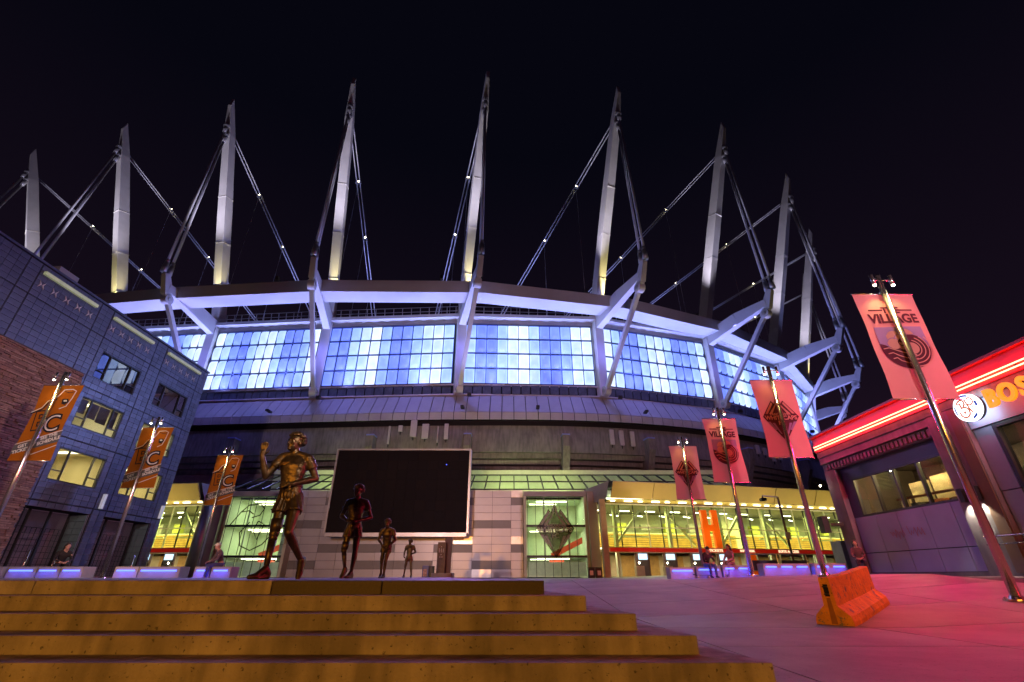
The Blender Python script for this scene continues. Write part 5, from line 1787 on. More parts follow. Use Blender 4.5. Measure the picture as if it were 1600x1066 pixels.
def figure(root, J, M, mats, voxel=0.012, hair='curly', prosthetic=False, long_hair=False, hands=True, seatd=False):
    """J: joints of a 1.8 m body facing -Y. M: placing matrix. Builds body, shirt, shorts or trousers, hair and shoes."""
    g = lambda k: Vector(J[k])
    pel, ch, nk, hd = g('pelvis'), g('chest'), g('neck'), g('head')
    sp = (nk - pel).normalized()
    sl, sr, hl, hr = g('sh_l'), g('sh_r'), g('hip_l'), g('hip_r')
    across = (sl - sr).normalized()
    TM = Matrix((across, sp.cross(across), sp)).transposed()
    b = MB()
    # trunk masses
    ln = (nk - pel).length / 0.52
    RINGS = ((-0.13, 0.085, 0.075, 0.0), (-0.08, 0.135, 0.100, 0.0), (0.0, 0.147, 0.106, 0.0), (0.10, 0.134, 0.098, -0.004), (0.19, 0.128, 0.094, -0.008), (0.28, 0.142, 0.102, -0.012),
             (0.36, 0.158, 0.112, -0.010), (0.42, 0.160, 0.104, 0.0), (0.47, 0.135, 0.085, 0.006), (0.505, 0.095, 0.070, 0.008), (0.54, 0.062, 0.060, 0.004))
    def trunk(mb, k, zmin=-1):
        n = 24
        vs = []
        rows = [q for q in RINGS if q[0] >= zmin]
        for z, a, d, oy in rows:
            # bend along pelvis - chest - neck
            u = clamp(z / 0.52)
            c = pel.lerp(nk, u) + (ch - pel.lerp(nk, 0.58)) * (4 * u * (1 - u)) * 0.9 if z > 0 else pel + sp * z
            c = c + sp * (z - 0.52 if z > 0.52 else 0)
            for q in range(n):
                t_ = 2 * math.pi * q / n
                cs, sn = math.cos(t_), math.sin(t_)
                e = 0.82
                vs.append(c + TM @ Vector((a * k * math.copysign(abs(cs) ** e, cs), oy + d * k * math.copysign(abs(sn) ** e, sn), 0)))
        m_ = len(rows)
        fs = [(r_ * n + q, r_ * n + (q + 1) % n, (r_ + 1) * n + (q + 1) % n, (r_ + 1) * n + q) for r_ in range(m_ - 1) for q in range(n)]
        fs += [tuple(range(n - 1, -1, -1)), tuple(range((m_ - 1) * n, m_ * n))]
        mb.add(vs, fs)
        for s, sh in ((-1, sr), (1, sl)):
            mb.ball(ch + TM @ Vector((0.068 * s, -0.072, 0.075)), 1, 0.07 * k, 0.038 * k, 0.045, 12, 8, TM)
            mb.capsule(nk + sp * 0.02, sh + V(0, 0, 0.008), 0.052 * k, 0.056 * k, 12)
    trunk(b, 1.0)
    b.capsule(nk - sp * 0.06, hd - V(0, -0.02, 0.05), 0.066, 0.058, 12)
    Pm, HM = head_parts(b, hd, J.get('yaw', 0), J.get('tilt', 0))
    for s, sh, el, wr in (('l', sl, g('el_l'), g('wr_l')), ('r', sr, g('el_r'), g('wr_r'))):
        b.capsule(sh, el, 0.060, 0.043, 12)
        b.ball(sh.lerp(el, 0.42), 0.059, seg=12)
        b.capsule(el, el.lerp(wr, 0.35), 0.045, 0.047, 12)
        b.capsule(el.lerp(wr, 0.35), wr, 0.047, 0.029, 12)
        if hands:
            hdv = Vector(J.get('hand_' + s, wr - el))
            hand(b, wr, hdv, J.get('palm_' + s, (0, -1, 0)), J.get('thumb_' + s, 1), J.get('curl_' + s, 0.3))
    legs = [('l', hl, g('kn_l'), g('an_l')), ('r', hr, g('kn_r'), g('an_r'))]
    for s, h, k, a in legs:
        if prosthetic and s == 'r':
            b.capsule(h, h.lerp(k, 0.75), 0.082, 0.062, 12)
            continue
        b.capsule(h, h.lerp(k, 0.45), 0.086, 0.078, 12)
        b.capsule(h.lerp(k, 0.45), k, 0.078, 0.053, 12)
        back = (k - h).cross(across).normalized() * 0.018
        if back.y < 0:
            back = -back
        b.capsule(k, k.lerp(a, 0.3) + back, 0.054, 0.056, 12)
        b.capsule(k.lerp(a, 0.3) + back, k.lerp(a, 0.62) + back * 0.4, 0.056, 0.043, 12)
        b.capsule(k.lerp(a, 0.62) + back * 0.4, a, 0.043, 0.033, 12)
    def fin(me, name, m):
        me.transform(M)
        me.materials.clear()
        me.materials.append(m)
        return put(name, me, root)
    fin(remeshed(b, 'body', None, voxel, 2 if voxel < 0.015 else 4), 'body', mats['skin'])
    # T-shirt or jacket
    t = MB()
    trunk(t, 1.08, 0.05)
    f = mats.get('sleeve', 0.55)
    for sh, el, wr in ((sl, g('el_l'), g('wr_l')), (sr, g('el_r'), g('wr_r'))):
        t.capsule(sh, sh.lerp(el, 0.2), 0.066, 0.066, 12)
        if f < 1:
            t.tube(sh, sh.lerp(el, f), 0.068, 0.070, 14)
        else:
            t.capsule(sh, el, 0.066, 0.054, 12)
            t.tube(el, el.lerp(wr, 0.92), 0.056, 0.044, 12)
    tm = remeshed(t, 'shirt', None, voxel * 1.15, 5)
    for v in tm.vertices:
        q = v.co
        wr_ = noise.noise(Vector((q.x * 7, q.y * 7, q.z * 17))) * 0.6 + noise.noise(Vector((q.x * 16 + 5, q.y * 16, q.z * 30))) * 0.4
        v.co = q + v.normal * 0.011 * wr_
    fin(tm, 'shirt', mats['shirt'])
    # shorts or trousers, gathered at the waistband
    s_ = MB()
    s_.ball(pel + sp * 0.0, 1, 0.153, 0.122, 0.115, 18, 10, TM)
    fl = mats.get('leg', 0.5)
    for s, h, k, a in legs:
        if fl <= 1:
            s_.ball(h + V(-0.012 if s == 'l' else 0.012, 0, 0.03), 0.085, seg=16)
            s_.tube(h + V(-0.012 if s == 'l' else 0.012, 0, 0.03), h.lerp(k, fl), 0.083, 0.103, 22)
        else:
            s_.capsule(h, k, 0.098, 0.075, 14)
            s_.tube(k, k.lerp(a, 0.95), 0.075, 0.062, 14)
            s_.ball(k, 0.075)
    me = remeshed(s_, 'shorts', None, voxel * 1.15, 3)
    if fl <= 1:
        for v in me.vertices:
            ang = math.atan2(v.co.y - pel.y, v.co.x - pel.x)
            fall = clamp((pel.z + 0.09 - v.co.z) / 0.15)
            v.co += v.normal * 0.0065 * fall * math.sin(ang * 17 + v.co.z * 9)
    fin(me, 'shorts' if fl <= 1 else 'trousers', mats['legs'])
    # shoes
    for s, h, k, a in legs:
        sm = MB()
        shoe(sm, a, J.get('foot_' + s, (0, -1, -0.05)), J.get('footup_' + s, (0, 0, 1)))
        fin(remeshed(sm, 'shoe', None, voxel, 3), 'shoe', mats['shoe'])
    if prosthetic:
        h, k, a = hr, g('kn_r'), g('an_r')
        p = MB()
        p.tube(h.lerp(k, 0.62), k - (k - h).normalized() * 0.02, 0.077, 0.062, 16)
        p.ball(k, 0.058, seg=14, rings=10)
        p.tube(k + V(-0.05, 0, 0), k + V(0.05, 0, 0), 0.035, n=14)
        p.tube(k, k.lerp(a, 0.2), 0.046, 0.05, 14)
        p.tube(k.lerp(a, 0.2), a, 0.05, 0.028, 14)
        fin(p.mesh('leg', None, True), 'artificial_leg', mats['legs'])
    # hair
    hm = MB()
    rh = random.Random(len(root.name) + int(hd.z * 100))
    if hair == 'curly':
        for k in range(330):
            z = rh.uniform(-0.4, 1)
            a = rh.uniform(0, 2 * math.pi)
            q = math.sqrt(max(0, 1 - z * z))
            x, y = q * math.cos(a), q * math.sin(a)
            if y < -0.3 and z < 0.42:
                continue
            if y < 0.1 and z < 0.12:
                continue
            rr = rh.uniform(0.015, 0.025)
            hm.ball(Pm(x * 0.088, 0.016 + y * 0.104, 0.034 + z * 0.098), rr, 1.2, 1.0, 0.8, 8, 6)
        hm.ball(Pm(0, 0.03, 0.045), 1, 0.082, 0.092, 0.09, 14, 10, HM)
    elif hair == 'cap':
        hm.ball(Pm(0, 0.008, 0.05), 1, 0.087, 0.106, 0.085, 14, 10, HM)
        hm.ball(Pm(0, -0.09, 0.05), 1, 0.07, 0.07, 0.012, 12, 6, HM)
    else:
        hm.ball(Pm(0, 0.025, 0.04), 1, 0.09, 0.1, 0.098, 14, 10, HM)
        for x in (-0.05, 0, 0.05):
            hm.capsule(Pm(x, 0.07, 0.02), Pm(x * 1.3, 0.12, -0.42), 0.06, 0.05, 10)
    fin(hm.mesh('hair', None, True) if hair == 'curly' else remeshed(hm, 'hair', None, voxel * 1.1, 2), 'cap' if hair == 'cap' else 'hair', mats['hair'])
    return Pm


BR = dict(skin=M_BRONZE, shirt=M_BRONZE, legs=M_BRONZE, shoe=M_BRONZE, hair=M_BRONZE, sleeve=0.5, leg=0.42)
base = dict(pelvis=(0, 0, 0.97), chest=(0, -0.01, 1.27), neck=(0, 0, 1.49), head=(0, -0.035, 1.65), sh_l=(0.175, 0, 1.44), sh_r=(-0.175, 0, 1.44), hip_l=(0.088, 0, 0.93), hip_r=(-0.088, 0, 0.93))
POSE = [
    dict(base, pelvis=(0.11, 0, 0.97), chest=(0.085, -0.01, 1.27), neck=(0.07, 0, 1.49), head=(0.04, -0.035, 1.65), sh_l=(0.25, 0, 1.44), sh_r=(-0.10, 0, 1.45), hip_l=(0.20, 0, 0.93), hip_r=(0.03, 0, 0.93),
         el_r=(-0.24, -0.05, 1.20), wr_r=(-0.30, -0.16, 1.44), hand_r=(0.06, -0.05, 1), palm_r=(0.15, -1, 0), thumb_r=1, curl_r=0.12,
         el_l=(0.36, 0.09, 1.20), wr_l=(0.16, -0.15, 1.09), hand_l=(-1, -0.35, -0.12), palm_l=(0.2, 0.9, -0.2), thumb_l=1, curl_l=0.3,
         kn_r=(0.045, -0.10, 0.50), an_r=(0.05, -0.14, 0.10), foot_r=(-0.7, -1, -0.10), kn_l=(0.245, -0.18, 0.51), an_l=(0.36, 0.12, 0.20), foot_l=(0.02, -0.42, -0.9), footup_l=(0, -0.9, 0.42), yaw=R(-26), tilt=R(-6)),
    dict(base, chest=(0, -0.03, 1.26), neck=(0.0, -0.04, 1.48), head=(0.0, -0.08, 1.665), el_r=(-0.30, 0.02, 1.17), wr_r=(-0.13, -0.17, 1.07), hand_r=(1, -0.5, 0.05), palm_r=(0, 0.5, -1), thumb_r=-1, curl_r=0.7,
         el_l=(0.31, 0.03, 1.15), wr_l=(0.09, -0.19, 1.05), hand_l=(-1, -0.4, 0.1), palm_l=(0, 0.5, -1), thumb_l=1, curl_l=0.7,
         kn_r=(-0.12, -0.05, 0.5), an_r=(-0.09, 0.10, 0.17), foot_r=(-0.2, -0.8, -0.62), footup_r=(0, -0.6, 0.8), kn_l=(0.11, -0.08, 0.49), an_l=(0.09, -0.1, 0.095), foot_l=(-0.3, -1, -0.05), yaw=R(-20), tilt=R(-3)),
    dict(base, chest=(0.0, -0.08, 1.25), neck=(-0.01, -0.14, 1.46), head=(-0.02, -0.22, 1.63), sh_l=(0.185, -0.12, 1.41), sh_r=(-0.185, -0.12, 1.41), el_r=(-0.27, -0.1, 1.13), wr_r=(-0.13, -0.25, 0.98), hand_r=(0.6, -0.3, -0.6), palm_r=(0.3, 0.6, 0), thumb_r=-1, curl_r=0.6,
         el_l=(0.27, -0.08, 1.12), wr_l=(0.10, -0.22, 0.93), hand_l=(-0.6, -0.3, -0.7), palm_l=(-0.3, 0.6, 0), thumb_l=1, curl_l=0.6,
         kn_r=(-0.11, 0.02, 0.49), an_r=(-0.10, 0.08, 0.12), foot_r=(-0.15, -1, -0.3), kn_l=(0.04, -0.14, 0.49), an_l=(0.02, -0.08, 0.095), foot_l=(-0.2, -1, -0.05), yaw=R(-10), tilt=R(12)),
    dict(base, el_r=(-0.27, 0.06, 1.16), wr_r=(-0.25, -0.12, 0.99), hand_r=(0.1, -0.7, -0.6), palm_r=(0.7, 0, 0), thumb_r=-1, curl_r=0.6, el_l=(0.31, 0.06, 1.17), wr_l=(0.19, -0.18, 1.10), hand_l=(-0.6, -0.7, 0.1), palm_l=(-0.4, 0.4, -0.6), thumb_l=1, curl_l=0.7,
         kn_r=(-0.14, -0.08, 0.5), an_r=(-0.18, -0.02, 0.10), foot_r=(-0.3, -1, -0.05), kn_l=(0.13, -0.05, 0.5), an_l=(0.17, 0.02, 0.12), foot_l=(0.1, -1, -0.3), yaw=R(-10)),
]
STAT = [(-4.78, 10.0, 2.86, 'largest bronze runner statue, nearest, with one hand raised'), (-4.46, 14.0, 2.42, 'second bronze runner statue with both forearms across the belly'),
        (-4.72, 19.0, 2.03, 'third bronze runner statue leaning forward with lowered arms'), (-5.25, 26.0, 1.77, 'smallest and farthest bronze runner statue, left of the dark pillar')]
for i, (x, y, h, lab) in enumerate(STAT):
    st = thing('runner_statue', lab, 'statue', (x, y, Z1), 'row of bronze runner statues')
    s = h / 1.79
    M = Matrix.Translation((x, y, Z1)) @ Matrix.Rotation(R(4), 4, 'Z') @ Matrix.Scale(s, 4)
    figure(st, POSE[i], M, BR, 0.0066 if i == 0 else 0.0095, prosthetic=True)
    # mounting pin under the raised foot, embossed patch on the shirt
    P = POSE[i]
    raised = 'an_l' if i in (0, 3) else 'an_r'
    a = Vector(P[raised])
    MB().tube(M @ V(a.x, a.y - 0.02, 0), M @ V(a.x, a.y - 0.02, a.z), 0.014 * s, n=8).build('mounting_pin', M_BRONZE, st)
    if i == 0:
        mb = MB()
        fn = lambda u, v, d: M @ V(0.01 + u, -0.118 + d + 1.2 * u * u, 1.335 + v)
        mb.prism([(-0.085, -0.022), (-0.03, 0.0), (0.05, -0.008), (0.09, 0.0), (0.085, 0.03), (0.03, 0.038), (-0.05, 0.03)], fn, -0.012, 0.03)
        mb.build('chest_emblem', mat('bronze_dark', (0.08, 0.05, 0.022), 0.4, metal=0.8), st)

# ------------------------------------------------------------------ benches with blue light strips
def bench(x0, x1, y, label, group, pale=False, y1=None, h=0.45, leds=1):
    y1 = y if y1 is None else y1
    z = min(gz(x0, y), gz(x1, y1))
    d = Vector((x1 - x0, y1 - y, 0)).normalized()
    n = Vector((d.y, -d.x, 0))
    r = thing('concrete_bench', label, 'bench', ((x0 + x1) / 2, (y + y1) / 2, z), group)
    A, B = V(x0, y, z), V(x1, y1, z)
    zt = max(gz(x0, y), gz(x1, y1)) + h
    mb = MB()
    for sgn in (0,):
        hw = 0.3
        q = [A - n * hw, B - n * hw, B + n * hw, A + n * hw]
        mb.add([(p.x, p.y, z - 0.05) for p in q] + [(p.x, p.y, zt) for p in q], [(3, 2, 1, 0), (4, 5, 6, 7), (0, 1, 5, 4), (1, 2, 6, 5), (2, 3, 7, 6), (3, 0, 4, 7)])
    mb.build('seat_block', M_CONC if not pale else mat('pale_concrete', (0.4, 0.38, 0.34), 0.8, bump=0.2), r, bevel=0.02)
    L = (B - A).length
    for k in range(leds):
        a = A + d * (L * k / leds + 0.12) + n * 0.325
        b = A + d * (L * (k + 1) / leds - 0.12) + n * 0.325
        MB().beam((a.x, a.y, zt - 0.14), (b.x, b.y, zt - 0.14), 0.04, 0.05).build('light_strip', M_LEDBW, r)
        c = (a + b) / 2 + n * 0.1
        light('bench_light', 'AREA', (c.x, c.y, zt - 0.12), 5, (0.03, 0.05, 1.0), (c.x + n.x * 0.25, c.y + n.y * 0.25, zt - 1.0), L / leds * 0.8, size_y=0.05)
    return r


bench(7.35, 8.5, 24.3, 'left-end short bench section with a blue light line, by the skateboarder', 'benches on the right', True)
bench(8.55, 9.7, 24.2, 'second bench section from the left in the right-hand row', 'benches on the right')
bench(9.75, 11.0, 24.1, 'bench section under the two seated people on the right', 'benches on the right', leds=2)
bench(11.4, 13.5, 23.6, 'long blue lit bench between third and second right banner poles', 'benches on the right', leds=3)
bench(13.55, 15.0, 23.3, 'rightmost blue lit bench, next to the restaurant corner', 'benches on the right', leds=2)
for a, b, lab, pale in ((-20.9, -19.5, 'leftmost blue lit bench at the photo edge', False), (-19.3, -18.2, 'second blue lit bench from the left, before the brick wall', False), (-18.15, -17.3, 'unlit-ended bench before the left shop window', False),
                        (-17.25, -16.4, 'blue lit bench before the blue tiled building', False), (-15.2, -14.3, 'pale concrete bench section right of the second banner pole', True), (-14.27, -12.7, 'long blue lit bench left of the third banner pole', False),
                        (-12.15, -11.55, 'short pale bench section left of the tallest statue', True), (-11.5, -10.75, 'blue lit bench section behind the tallest statue', False)):
    bench(a, b, 20.0, lab, 'benches on the left', pale, h=0.46)

# ------------------------------------------------------------------ people
SKIN = mat('skin', (0.42, 0.25, 0.18), 0.55, var=0.1)
def person(label, loc, rz, pose, shirt, legs, hairc, hair='short', sleeve=1.2):
    r = thing('person', label, 'person', loc)
    nm = label.replace(' ', '_')[:18]
    mats = dict(skin=SKIN, shirt=mat('cloth_' + nm, shirt, 0.85, var=0.2, scale=6), legs=mat('denim_' + nm, legs, 0.85, var=0.2, scale=6), shoe=mat('shoe_' + nm, (0.12, 0.1, 0.1), 0.6), hair=mat('hair_' + nm, hairc, 0.6), sleeve=sleeve, leg=1.5)
    figure(r, pose, Matrix.Translation(loc) @ Matrix.Rotation(rz, 4, 'Z') @ Matrix.Scale(0.97, 4), mats, 0.024, hair=hair)
    return r


SIT = dict(pelvis=(0, 0.05, 0.56), chest=(0, -0.06, 0.86), neck=(0, -0.14, 1.06), head=(0, -0.24, 1.22), sh_l=(0.185, -0.12, 1.0), sh_r=(-0.185, -0.12, 1.0), hip_l=(0.09, 0.02, 0.54), hip_r=(-0.09, 0.02, 0.54),
           el_l=(0.27, -0.22, 0.74), wr_l=(0.12, -0.42, 0.66), el_r=(-0.27, -0.22, 0.74), wr_r=(-0.1, -0.42, 0.64), hand_l=(-0.6, -0.6, -0.1), hand_r=(0.6, -0.6, -0.1), curl_l=0.6, curl_r=0.6, palm_l=(0, 0, -1), palm_r=(0, 0, -1), thumb_r=-1,
           kn_l=(0.15, -0.42, 0.52), kn_r=(-0.13, -0.42, 0.54), an_l=(0.12, -0.46, 0.1), an_r=(-0.1, -0.36, 0.1), tilt=R(14))
SIT2 = dict(SIT, chest=(0, 0.0, 0.87), neck=(0, -0.02, 1.09), head=(0, -0.06, 1.27), sh_l=(0.17, -0.02, 1.02), sh_r=(-0.17, -0.02, 1.02), el_l=(0.25, -0.12, 0.76), el_r=(-0.25, -0.14, 0.76), tilt=R(8))
person('hunched person in a dark hoodie and blue jeans sitting on the bench', (9.1, 23.92, gz(9.1, 23.9) + 0.0), R(12), SIT, (0.03, 0.02, 0.03), (0.08, 0.1, 0.3), (0.02, 0.015, 0.015), 'cap')
person('long-haired person in a mauve sweater sitting sideways on the bench', (10.35, 24.15, gz(10.3, 24.1) + 0.02), R(-62), SIT2, (0.33, 0.2, 0.24), (0.25, 0.18, 0.25), (0.035, 0.02, 0.02), 'long')
person('small seated figure in a pale cap on the bench left of the statues', (-11.4, 20.0, gz(-11.4, 20)), R(-45), SIT, (0.12, 0.08, 0.1), (0.05, 0.06, 0.2), (0.5, 0.48, 0.42), 'cap')
person('dark seated figure bent over on the far left bench', (-17.75, 20.1, gz(-17.7, 20)), R(55), SIT, (0.012, 0.012, 0.014), (0.012, 0.012, 0.02), (0.01, 0.01, 0.01))
person('person in dark clothes sitting by the restaurant corner behind the barrier', (15.25, 22.4, gz(15.2, 22.4)), R(-30), SIT2, (0.12, 0.06, 0.07), (0.05, 0.03, 0.05), (0.03, 0.02, 0.02))
# skateboard
sk = thing('skateboard', 'dark skateboard lying at the feet of the hunched person', 'skateboard', (8.6, 23.3, gz(8.6, 23.3)))
zg = gz(8.6, 23.3)
mb = MB()
mb.prism([(-0.42, 0.16), (-0.3, 0.11), (0.3, 0.11), (0.42, 0.16), (0.42, 0.175), (0.3, 0.125), (-0.3, 0.125), (-0.42, 0.175)], lambda u, v, d: V(8.6 + u, 23.3 + d, zg + v), -0.1, 0.1)
mb.build('deck', M_BLACK, sk)
for u in (-0.24, 0.24):
    MB().beam((8.6 + u, 23.2, zg + 0.075), (8.6 + u, 23.4, zg + 0.075), 0.04, 0.06).build('truck', M_ALU, sk)
    for d in (-0.09, 0.09):
        MB().tube((8.6 + u, 23.3 + d - 0.02, zg + 0.035), (8.6 + u, 23.3 + d + 0.02, zg + 0.035), 0.035, n=12).build('wheel', M_CREAM, sk)

# ------------------------------------------------------------------ concrete barrier
bx, by = Vector((6.06, 9.55)), Vector((8.55, 12.0))
bd_ = (by - bx).normalized()
bn = Vector((-bd_.y, bd_.x))
br = thing('concrete_barrier', 'orange painted concrete road barrier with flared foot on the plaza', 'barrier', (7, 10.9, gz(7, 10.9)))
M_BARR = mat('orange_paint', (0.72, 0.30, 0.03), 0.75, var=0.22, scale=4, bump=0.9, bscale=16, spots=0.7, chips=(0.2, 0.17, 0.14))
prof = [(0.0, -0.06), (0.0, 0.07), (0.03, 0.16), (0.19, 0.32), (0.215, 0.76), (0.235, 0.78), (0.365, 0.78), (0.385, 0.76), (0.41, 0.32), (0.57, 0.16), (0.6, 0.07), (0.6, -0.06)]
mb = MB()
NS = 14
vs = []
rj = random.Random(9)
for k in range(NS + 1):
    s = k / NS
    c = bx.lerp(by, s)
    zb = gz(c.x, c.y)
    for q, (u, v) in enumerate(prof):
        ju = rj.uniform(-0.006, 0.006)
        vs.append((c.x + bn.x * (u + ju), c.y + bn.y * (u + ju), zb + v + rj.uniform(-0.004, 0.004)))
k = len(prof)
fs = [(i * k + j, (i + 1) * k + j, (i + 1) * k + (j + 1) % k, i * k + (j + 1) % k) for i in range(NS) for j in range(k)]
fs += [tuple(range(k)), tuple(range(NS * k + k - 1, NS * k - 1, -1))]
mb.add(vs, fs)
mb.build('body', M_BARR, br)
mb = MB()
fn = lambda u, v, d: V(bx.x + bn.x * u + bd_.x * d, bx.y + bn.y * u + bd_.y * d, gz(bx.x, bx.y) + v)
mb.prism([(0.26, 0.46), (0.34, 0.46), (0.34, 0.66), (0.26, 0.66)], fn, -0.004, 0.01)
mb.build('lifting_slot', M_DARK, br)
for v in (0.5, 0.62):
    mb = MB()
    mb.path([fn(0.27, v, -0.01), fn(0.27, v, -0.06), fn(0.33, v, -0.06), fn(0.33, v, -0.01)], 0.012)
    mb.build('steel_loop', M_BLACK, br)
MB().prism([(0.25, 0.02), (0.35, 0.02), (0.33, 0.44), (0.27, 0.44)], fn, -0.006, 0.01).build('keyway', mat('barrier_shade', (0.36, 0.14, 0.03), 0.9), br)

# ------------------------------------------------------------------ small plaza things
kz = -0.1
ki = thing('memorial_pillar', 'dark stone pillar with rows of dots on a grey plinth, right of statues', 'pillar', (-4.35, 33, kz))
MB().box(-5.1, -3.75, 32.5, 33.7, kz, 0.2).build('plinth', M_CONC, ki, bevel=0.02)
MB().box(-4.82, -4.3, 32.75, 33.2, 0.2, 2.0).build('slab', mat('brown_stone', (0.13, 0.085, 0.05), 0.6, var=0.25, scale=5), ki, bevel=0.01)
MB().box(-4.42, -3.98, 33.22, 33.5, 0.2, 2.32).build('back_slab', mat('brown_stone_b', (0.10, 0.06, 0.065), 0.6, var=0.2), ki, bevel=0.01)
for r_, cols in ((1.72, (0,)), (1.58, (-1, 0, 1)), (1.5, (-1, 0, 1)), (1.42, (-1, 0, 1)), (1.26, (0,)), (1.12, (-0.5, 0.5))):
    for c in cols:
        MB().ball((-4.57 + 0.13 * c, 32.74, r_), 0.03, seg=8, rings=6).build('dot', mat('dot_pale', (0.6, 0.55, 0.5), 0.5), ki)
MB().box(-3.9, -3.2, 33.25, 33.32, 2.15, 2.35).build('wall_sign', mat('amber_sign', (0.3, 0.18, 0.05), 0.5), ki)
nb = thing('newspaper_box', 'blue newspaper box with a picture panel left of the stone pillar', 'newspaper box', (-5.4, 33, kz))
MB().box(-5.72, -5.3, 32.8, 33.2, kz, 0.62).build('cabinet', mat('blue_paint', (0.02, 0.04, 0.25), 0.4), nb, bevel=0.02)
MB().box(-5.28, -5.0, 32.85, 33.25, kz, 0.6).build('side_rack', M_BLACK, nb, bevel=0.02)
MB().box(-5.66, -5.42, 32.785, 32.797, 0.0, 0.42).build('poster', mat('poster', (0.4, 0.25, 0.25), 0.5, var=0.6, scale=8), nb)
for x, lab, m in ((6.75, 'left dark waste bin beside the pavilion end post', mat('bin_navy', (0.03, 0.03, 0.07), 0.5)), (7.4, 'right brown waste bin beside the pavilion end post', mat('bin_brown', (0.07, 0.03, 0.025), 0.5))):
    t = thing('waste_bin', lab, 'bin', (x, 44, -0.12), 'waste bins')
    MB().box(x - 0.26, x + 0.26, 43.75, 44.25, -0.12, 0.62).build('body', m, t, bevel=0.03)
    MB().box(x - 0.28, x + 0.28, 43.73, 44.27, 0.63, 0.7).build('lid', M_BLACK, t, bevel=0.02)
    MB().box(x - 0.14, x + 0.14, 43.735, 43.748, 0.1, 0.45).build('panel', M_ALU, t)
cp = thing('camera_post', 'thin dark post with an arm and camera before the glass pavilion', 'post', (20.94, 38, gz(20, 38)))
MB().tube((20.94, 38, gz(20, 38)), (20.94, 38, 5.6), 0.09, 0.075, 12).build('post', mat('post_mauve', (0.16, 0.1, 0.1), 0.5), cp, True)
MB().beam((20.98, 38, 5.58), (19.75, 38, 5.68), 0.09, 0.1).build('arm', M_CABLE, cp)
MB().box(19.55, 19.95, 37.8, 38.2, 5.28, 5.5).build('camera_head', M_BLACK, cp, bevel=0.03)
MB().tube((19.75, 38, 5.5), (19.75, 38, 5.64), 0.04, n=8).build('mount', M_BLACK, cp)
MB().box(20.75, 21.1, 37.8, 37.9, 2.55, 3.0).build('notice', mat('notice', (0.45, 0.42, 0.6), 0.6), cp)
# crowd barricades and a portable shelter beyond the right bench
for k, (x, lab) in enumerate(((16.3, 'left steel barricade rack behind the right bench'), (18.2, 'right steel barricade rack behind the right bench'))):
    t = thing('barricade', lab, 'barricade', (x, 33, 0.05), 'steel barricades')
    zb = gz(x, 33)
    for z in (0.25, 1.2):
        MB().tube((x - 0.85, 33, zb + z), (x + 0.85, 33, zb + z), 0.03, n=8).build('rail', M_ALU, t)
    for q in range(2):
        MB().tube((x - 0.85 + q * 1.7, 33, zb), (x - 0.85 + q * 1.7, 33, zb + 1.2), 0.03, n=8).build('post', M_ALU, t)
    MB().box(x - 0.8, x + 0.8, 32.97, 33.0, zb + 0.28, zb + 0.85).build('panel', mat('navy_sheet', (0.05, 0.05, 0.14), 0.5), t)
sh = thing('utility_cabinet', 'pale glazed booth between the right bench and restaurant corner', 'booth', (21.5, 31, 0))
MB().box(20.0, 20.6, 30.6, 31.6, -0.05, 1.95).build('side_panel', mat('white_sheet', (0.55, 0.53, 0.5), 0.5), sh)
MB().box(20.62, 22.9, 30.7, 31.6, -0.05, 1.95).build('body', mat('grey_sheet', (0.12, 0.12, 0.13), 0.5), sh)
MB().box(21.6, 22.3, 30.66, 30.69, 0.1, 1.75).build('door', mat('door_sheet', (0.35, 0.37, 0.38), 0.4), sh)
# steel door guards by the left shops
for k, (x, y, lab) in enumerate(((-24.2, 25.4, 'left steel guard post by the wide shop window'), (-24.2, 27.0, 'right steel guard post by the wide shop window'), (-24.2, 30.7, 'left steel guard post by the narrow shop window'), (-24.2, 32.6, 'right steel guard post by the narrow shop window'))):
    t = thing('guard_post', lab, 'post', (x, y, gz(x, y)), 'shop guard posts')
    MB().tube((x, y, gz(x, y)), (x, y, 1.15), 0.05, n=12).build('shaft', M_POLE, t, True)
    MB().ball((x, y, 1.15), 0.052, seg=12, rings=6).build('dome_cap', M_POLE, t, True)
# dark far building at the right, behind the pavilion
fb = thing('far_building', 'dark far building with blue lit glass above the pavilion canopy', 'building', (75, 85, 0))
MB().box(62, 92, 80, 95, 0, 13).build('wall', mat('far_wall', (0.04, 0.04, 0.055), 0.7), fb)
for k in range(12):
    for q in range(3):
        MB().box(62.6 + k * 2.4, 64.4 + k * 2.4, 79.9, 79.98, 3 + q * 3.2, 5.2 + q * 3.2).build('window', M_GLASS_D, fb)

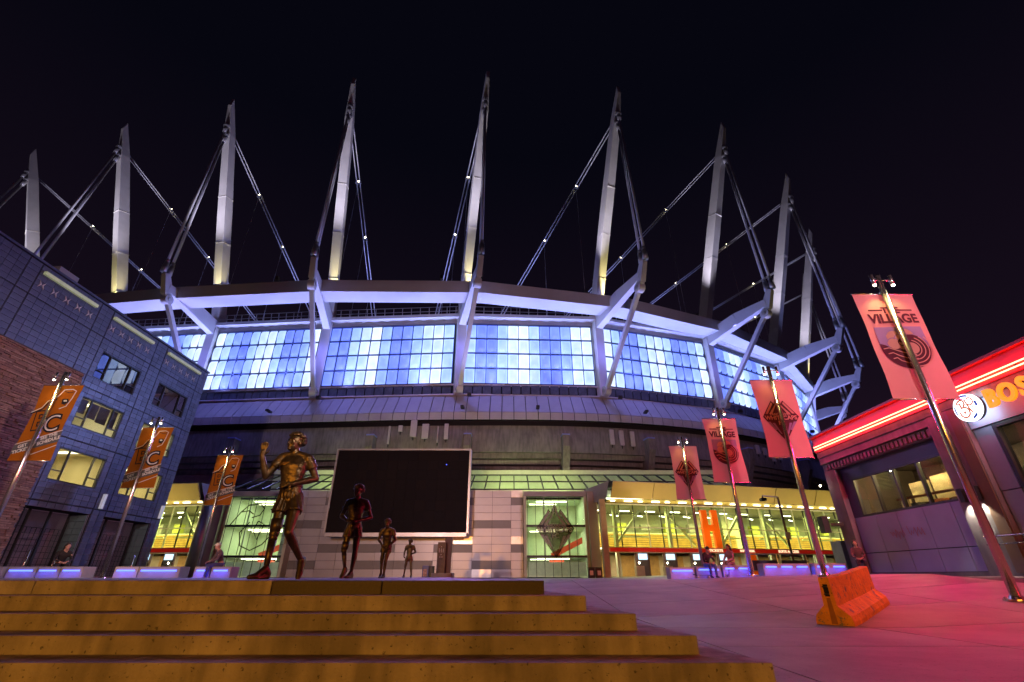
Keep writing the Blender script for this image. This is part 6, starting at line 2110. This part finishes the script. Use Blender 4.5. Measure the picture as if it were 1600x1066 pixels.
# ------------------------------------------------------------------ unseen street lamps behind the camera, added flood lamps on the parapet
def street_lamp(x, y, h, e, col, aim, label, spot=110, size=0.35):
    z = gz(x, y)
    t = thing('street_lamp', label, 'lamp', (x, y, z), 'street lamps behind the steps')
    MB().tube((x, y, z), (x, y, h), 0.11, 0.07, 14).build('post', M_BLACK, t, True)
    MB().tube((x, y, h), (x, y + 1.1, h + 0.12), 0.05, n=10).build('arm', M_BLACK, t, True)
    MB().box(x - 0.2, x + 0.2, y + 0.8, y + 1.6, h + 0.14, h + 0.28).build('lamp_head', M_BLACK, t, bevel=0.03)
    MB().box(x - 0.15, x + 0.15, y + 0.85, y + 1.55, h + 0.1, h + 0.135).build('lens', glow('lamp_lens_%.2f' % col[2], col, 8.0), t)
    light('street_light', 'SPOT', (x, y + 1.2, h + 0.05), e, col, aim, size, spot, 0.7)


street_lamp(-9.0, -34.0, 4.2, 37000, (1.0, 0.37, 0.035), (-3, 8, 0.8), 'low sodium street lamp behind the camera', 48)
street_lamp(-13.0, -10.0, 8.5, 22000, (1.0, 0.68, 0.72), (-14, 50, 12), 'added tall pale lamp out of view behind the camera at left', 50)  # this and the next are added to light the stadium front
street_lamp(14.0, -10.0, 8.5, 23000, (1.0, 0.60, 0.74), (8, 52, 15), 'added tall pale lamp out of view behind the camera at right', 52)
street_lamp(12.0, -5.0, 8.5, 24000, (1.0, 0.68, 0.55), (-25, 18.5, 4.0), 'added lamp out of view behind the camera, facing the brick wall', 34)  # added to brighten the brick wall
for x, e, tgt in ((3, 13000, (-25, 27, 9)), (-30, 7000, (-16, 18, 0)), (-6, 11000, (-3, 12, 0)), (16, 2500, (5, 14, 0))):  # made-up floods, added to tint the plaza and the left building
    p, nrm = curve_pt(t_for_x(x))
    q = V(p.x + nrm.x * 3.4, p.y + nrm.y * 3.4, 18.2)
    MB().box(q.x - 0.2, q.x + 0.2, q.y + 0.1, q.y + 1.15, q.z + 0.05, q.z + 0.25).build('plaza_flood', M_BLACK, stadium)
    light('plaza_flood_light', 'SPOT', q, e, {3: (0.22, 0.34, 1.0), -30: (0.28, 0.26, 1.0)}.get(x, (0.58, 0.30, 0.95)), tgt, 0.5, 80, 0.8)

for o in list(C.objects):
    sc.collection.objects.link(o)
bpy.data.collections.remove(C)
bpy.context.view_layer.update()
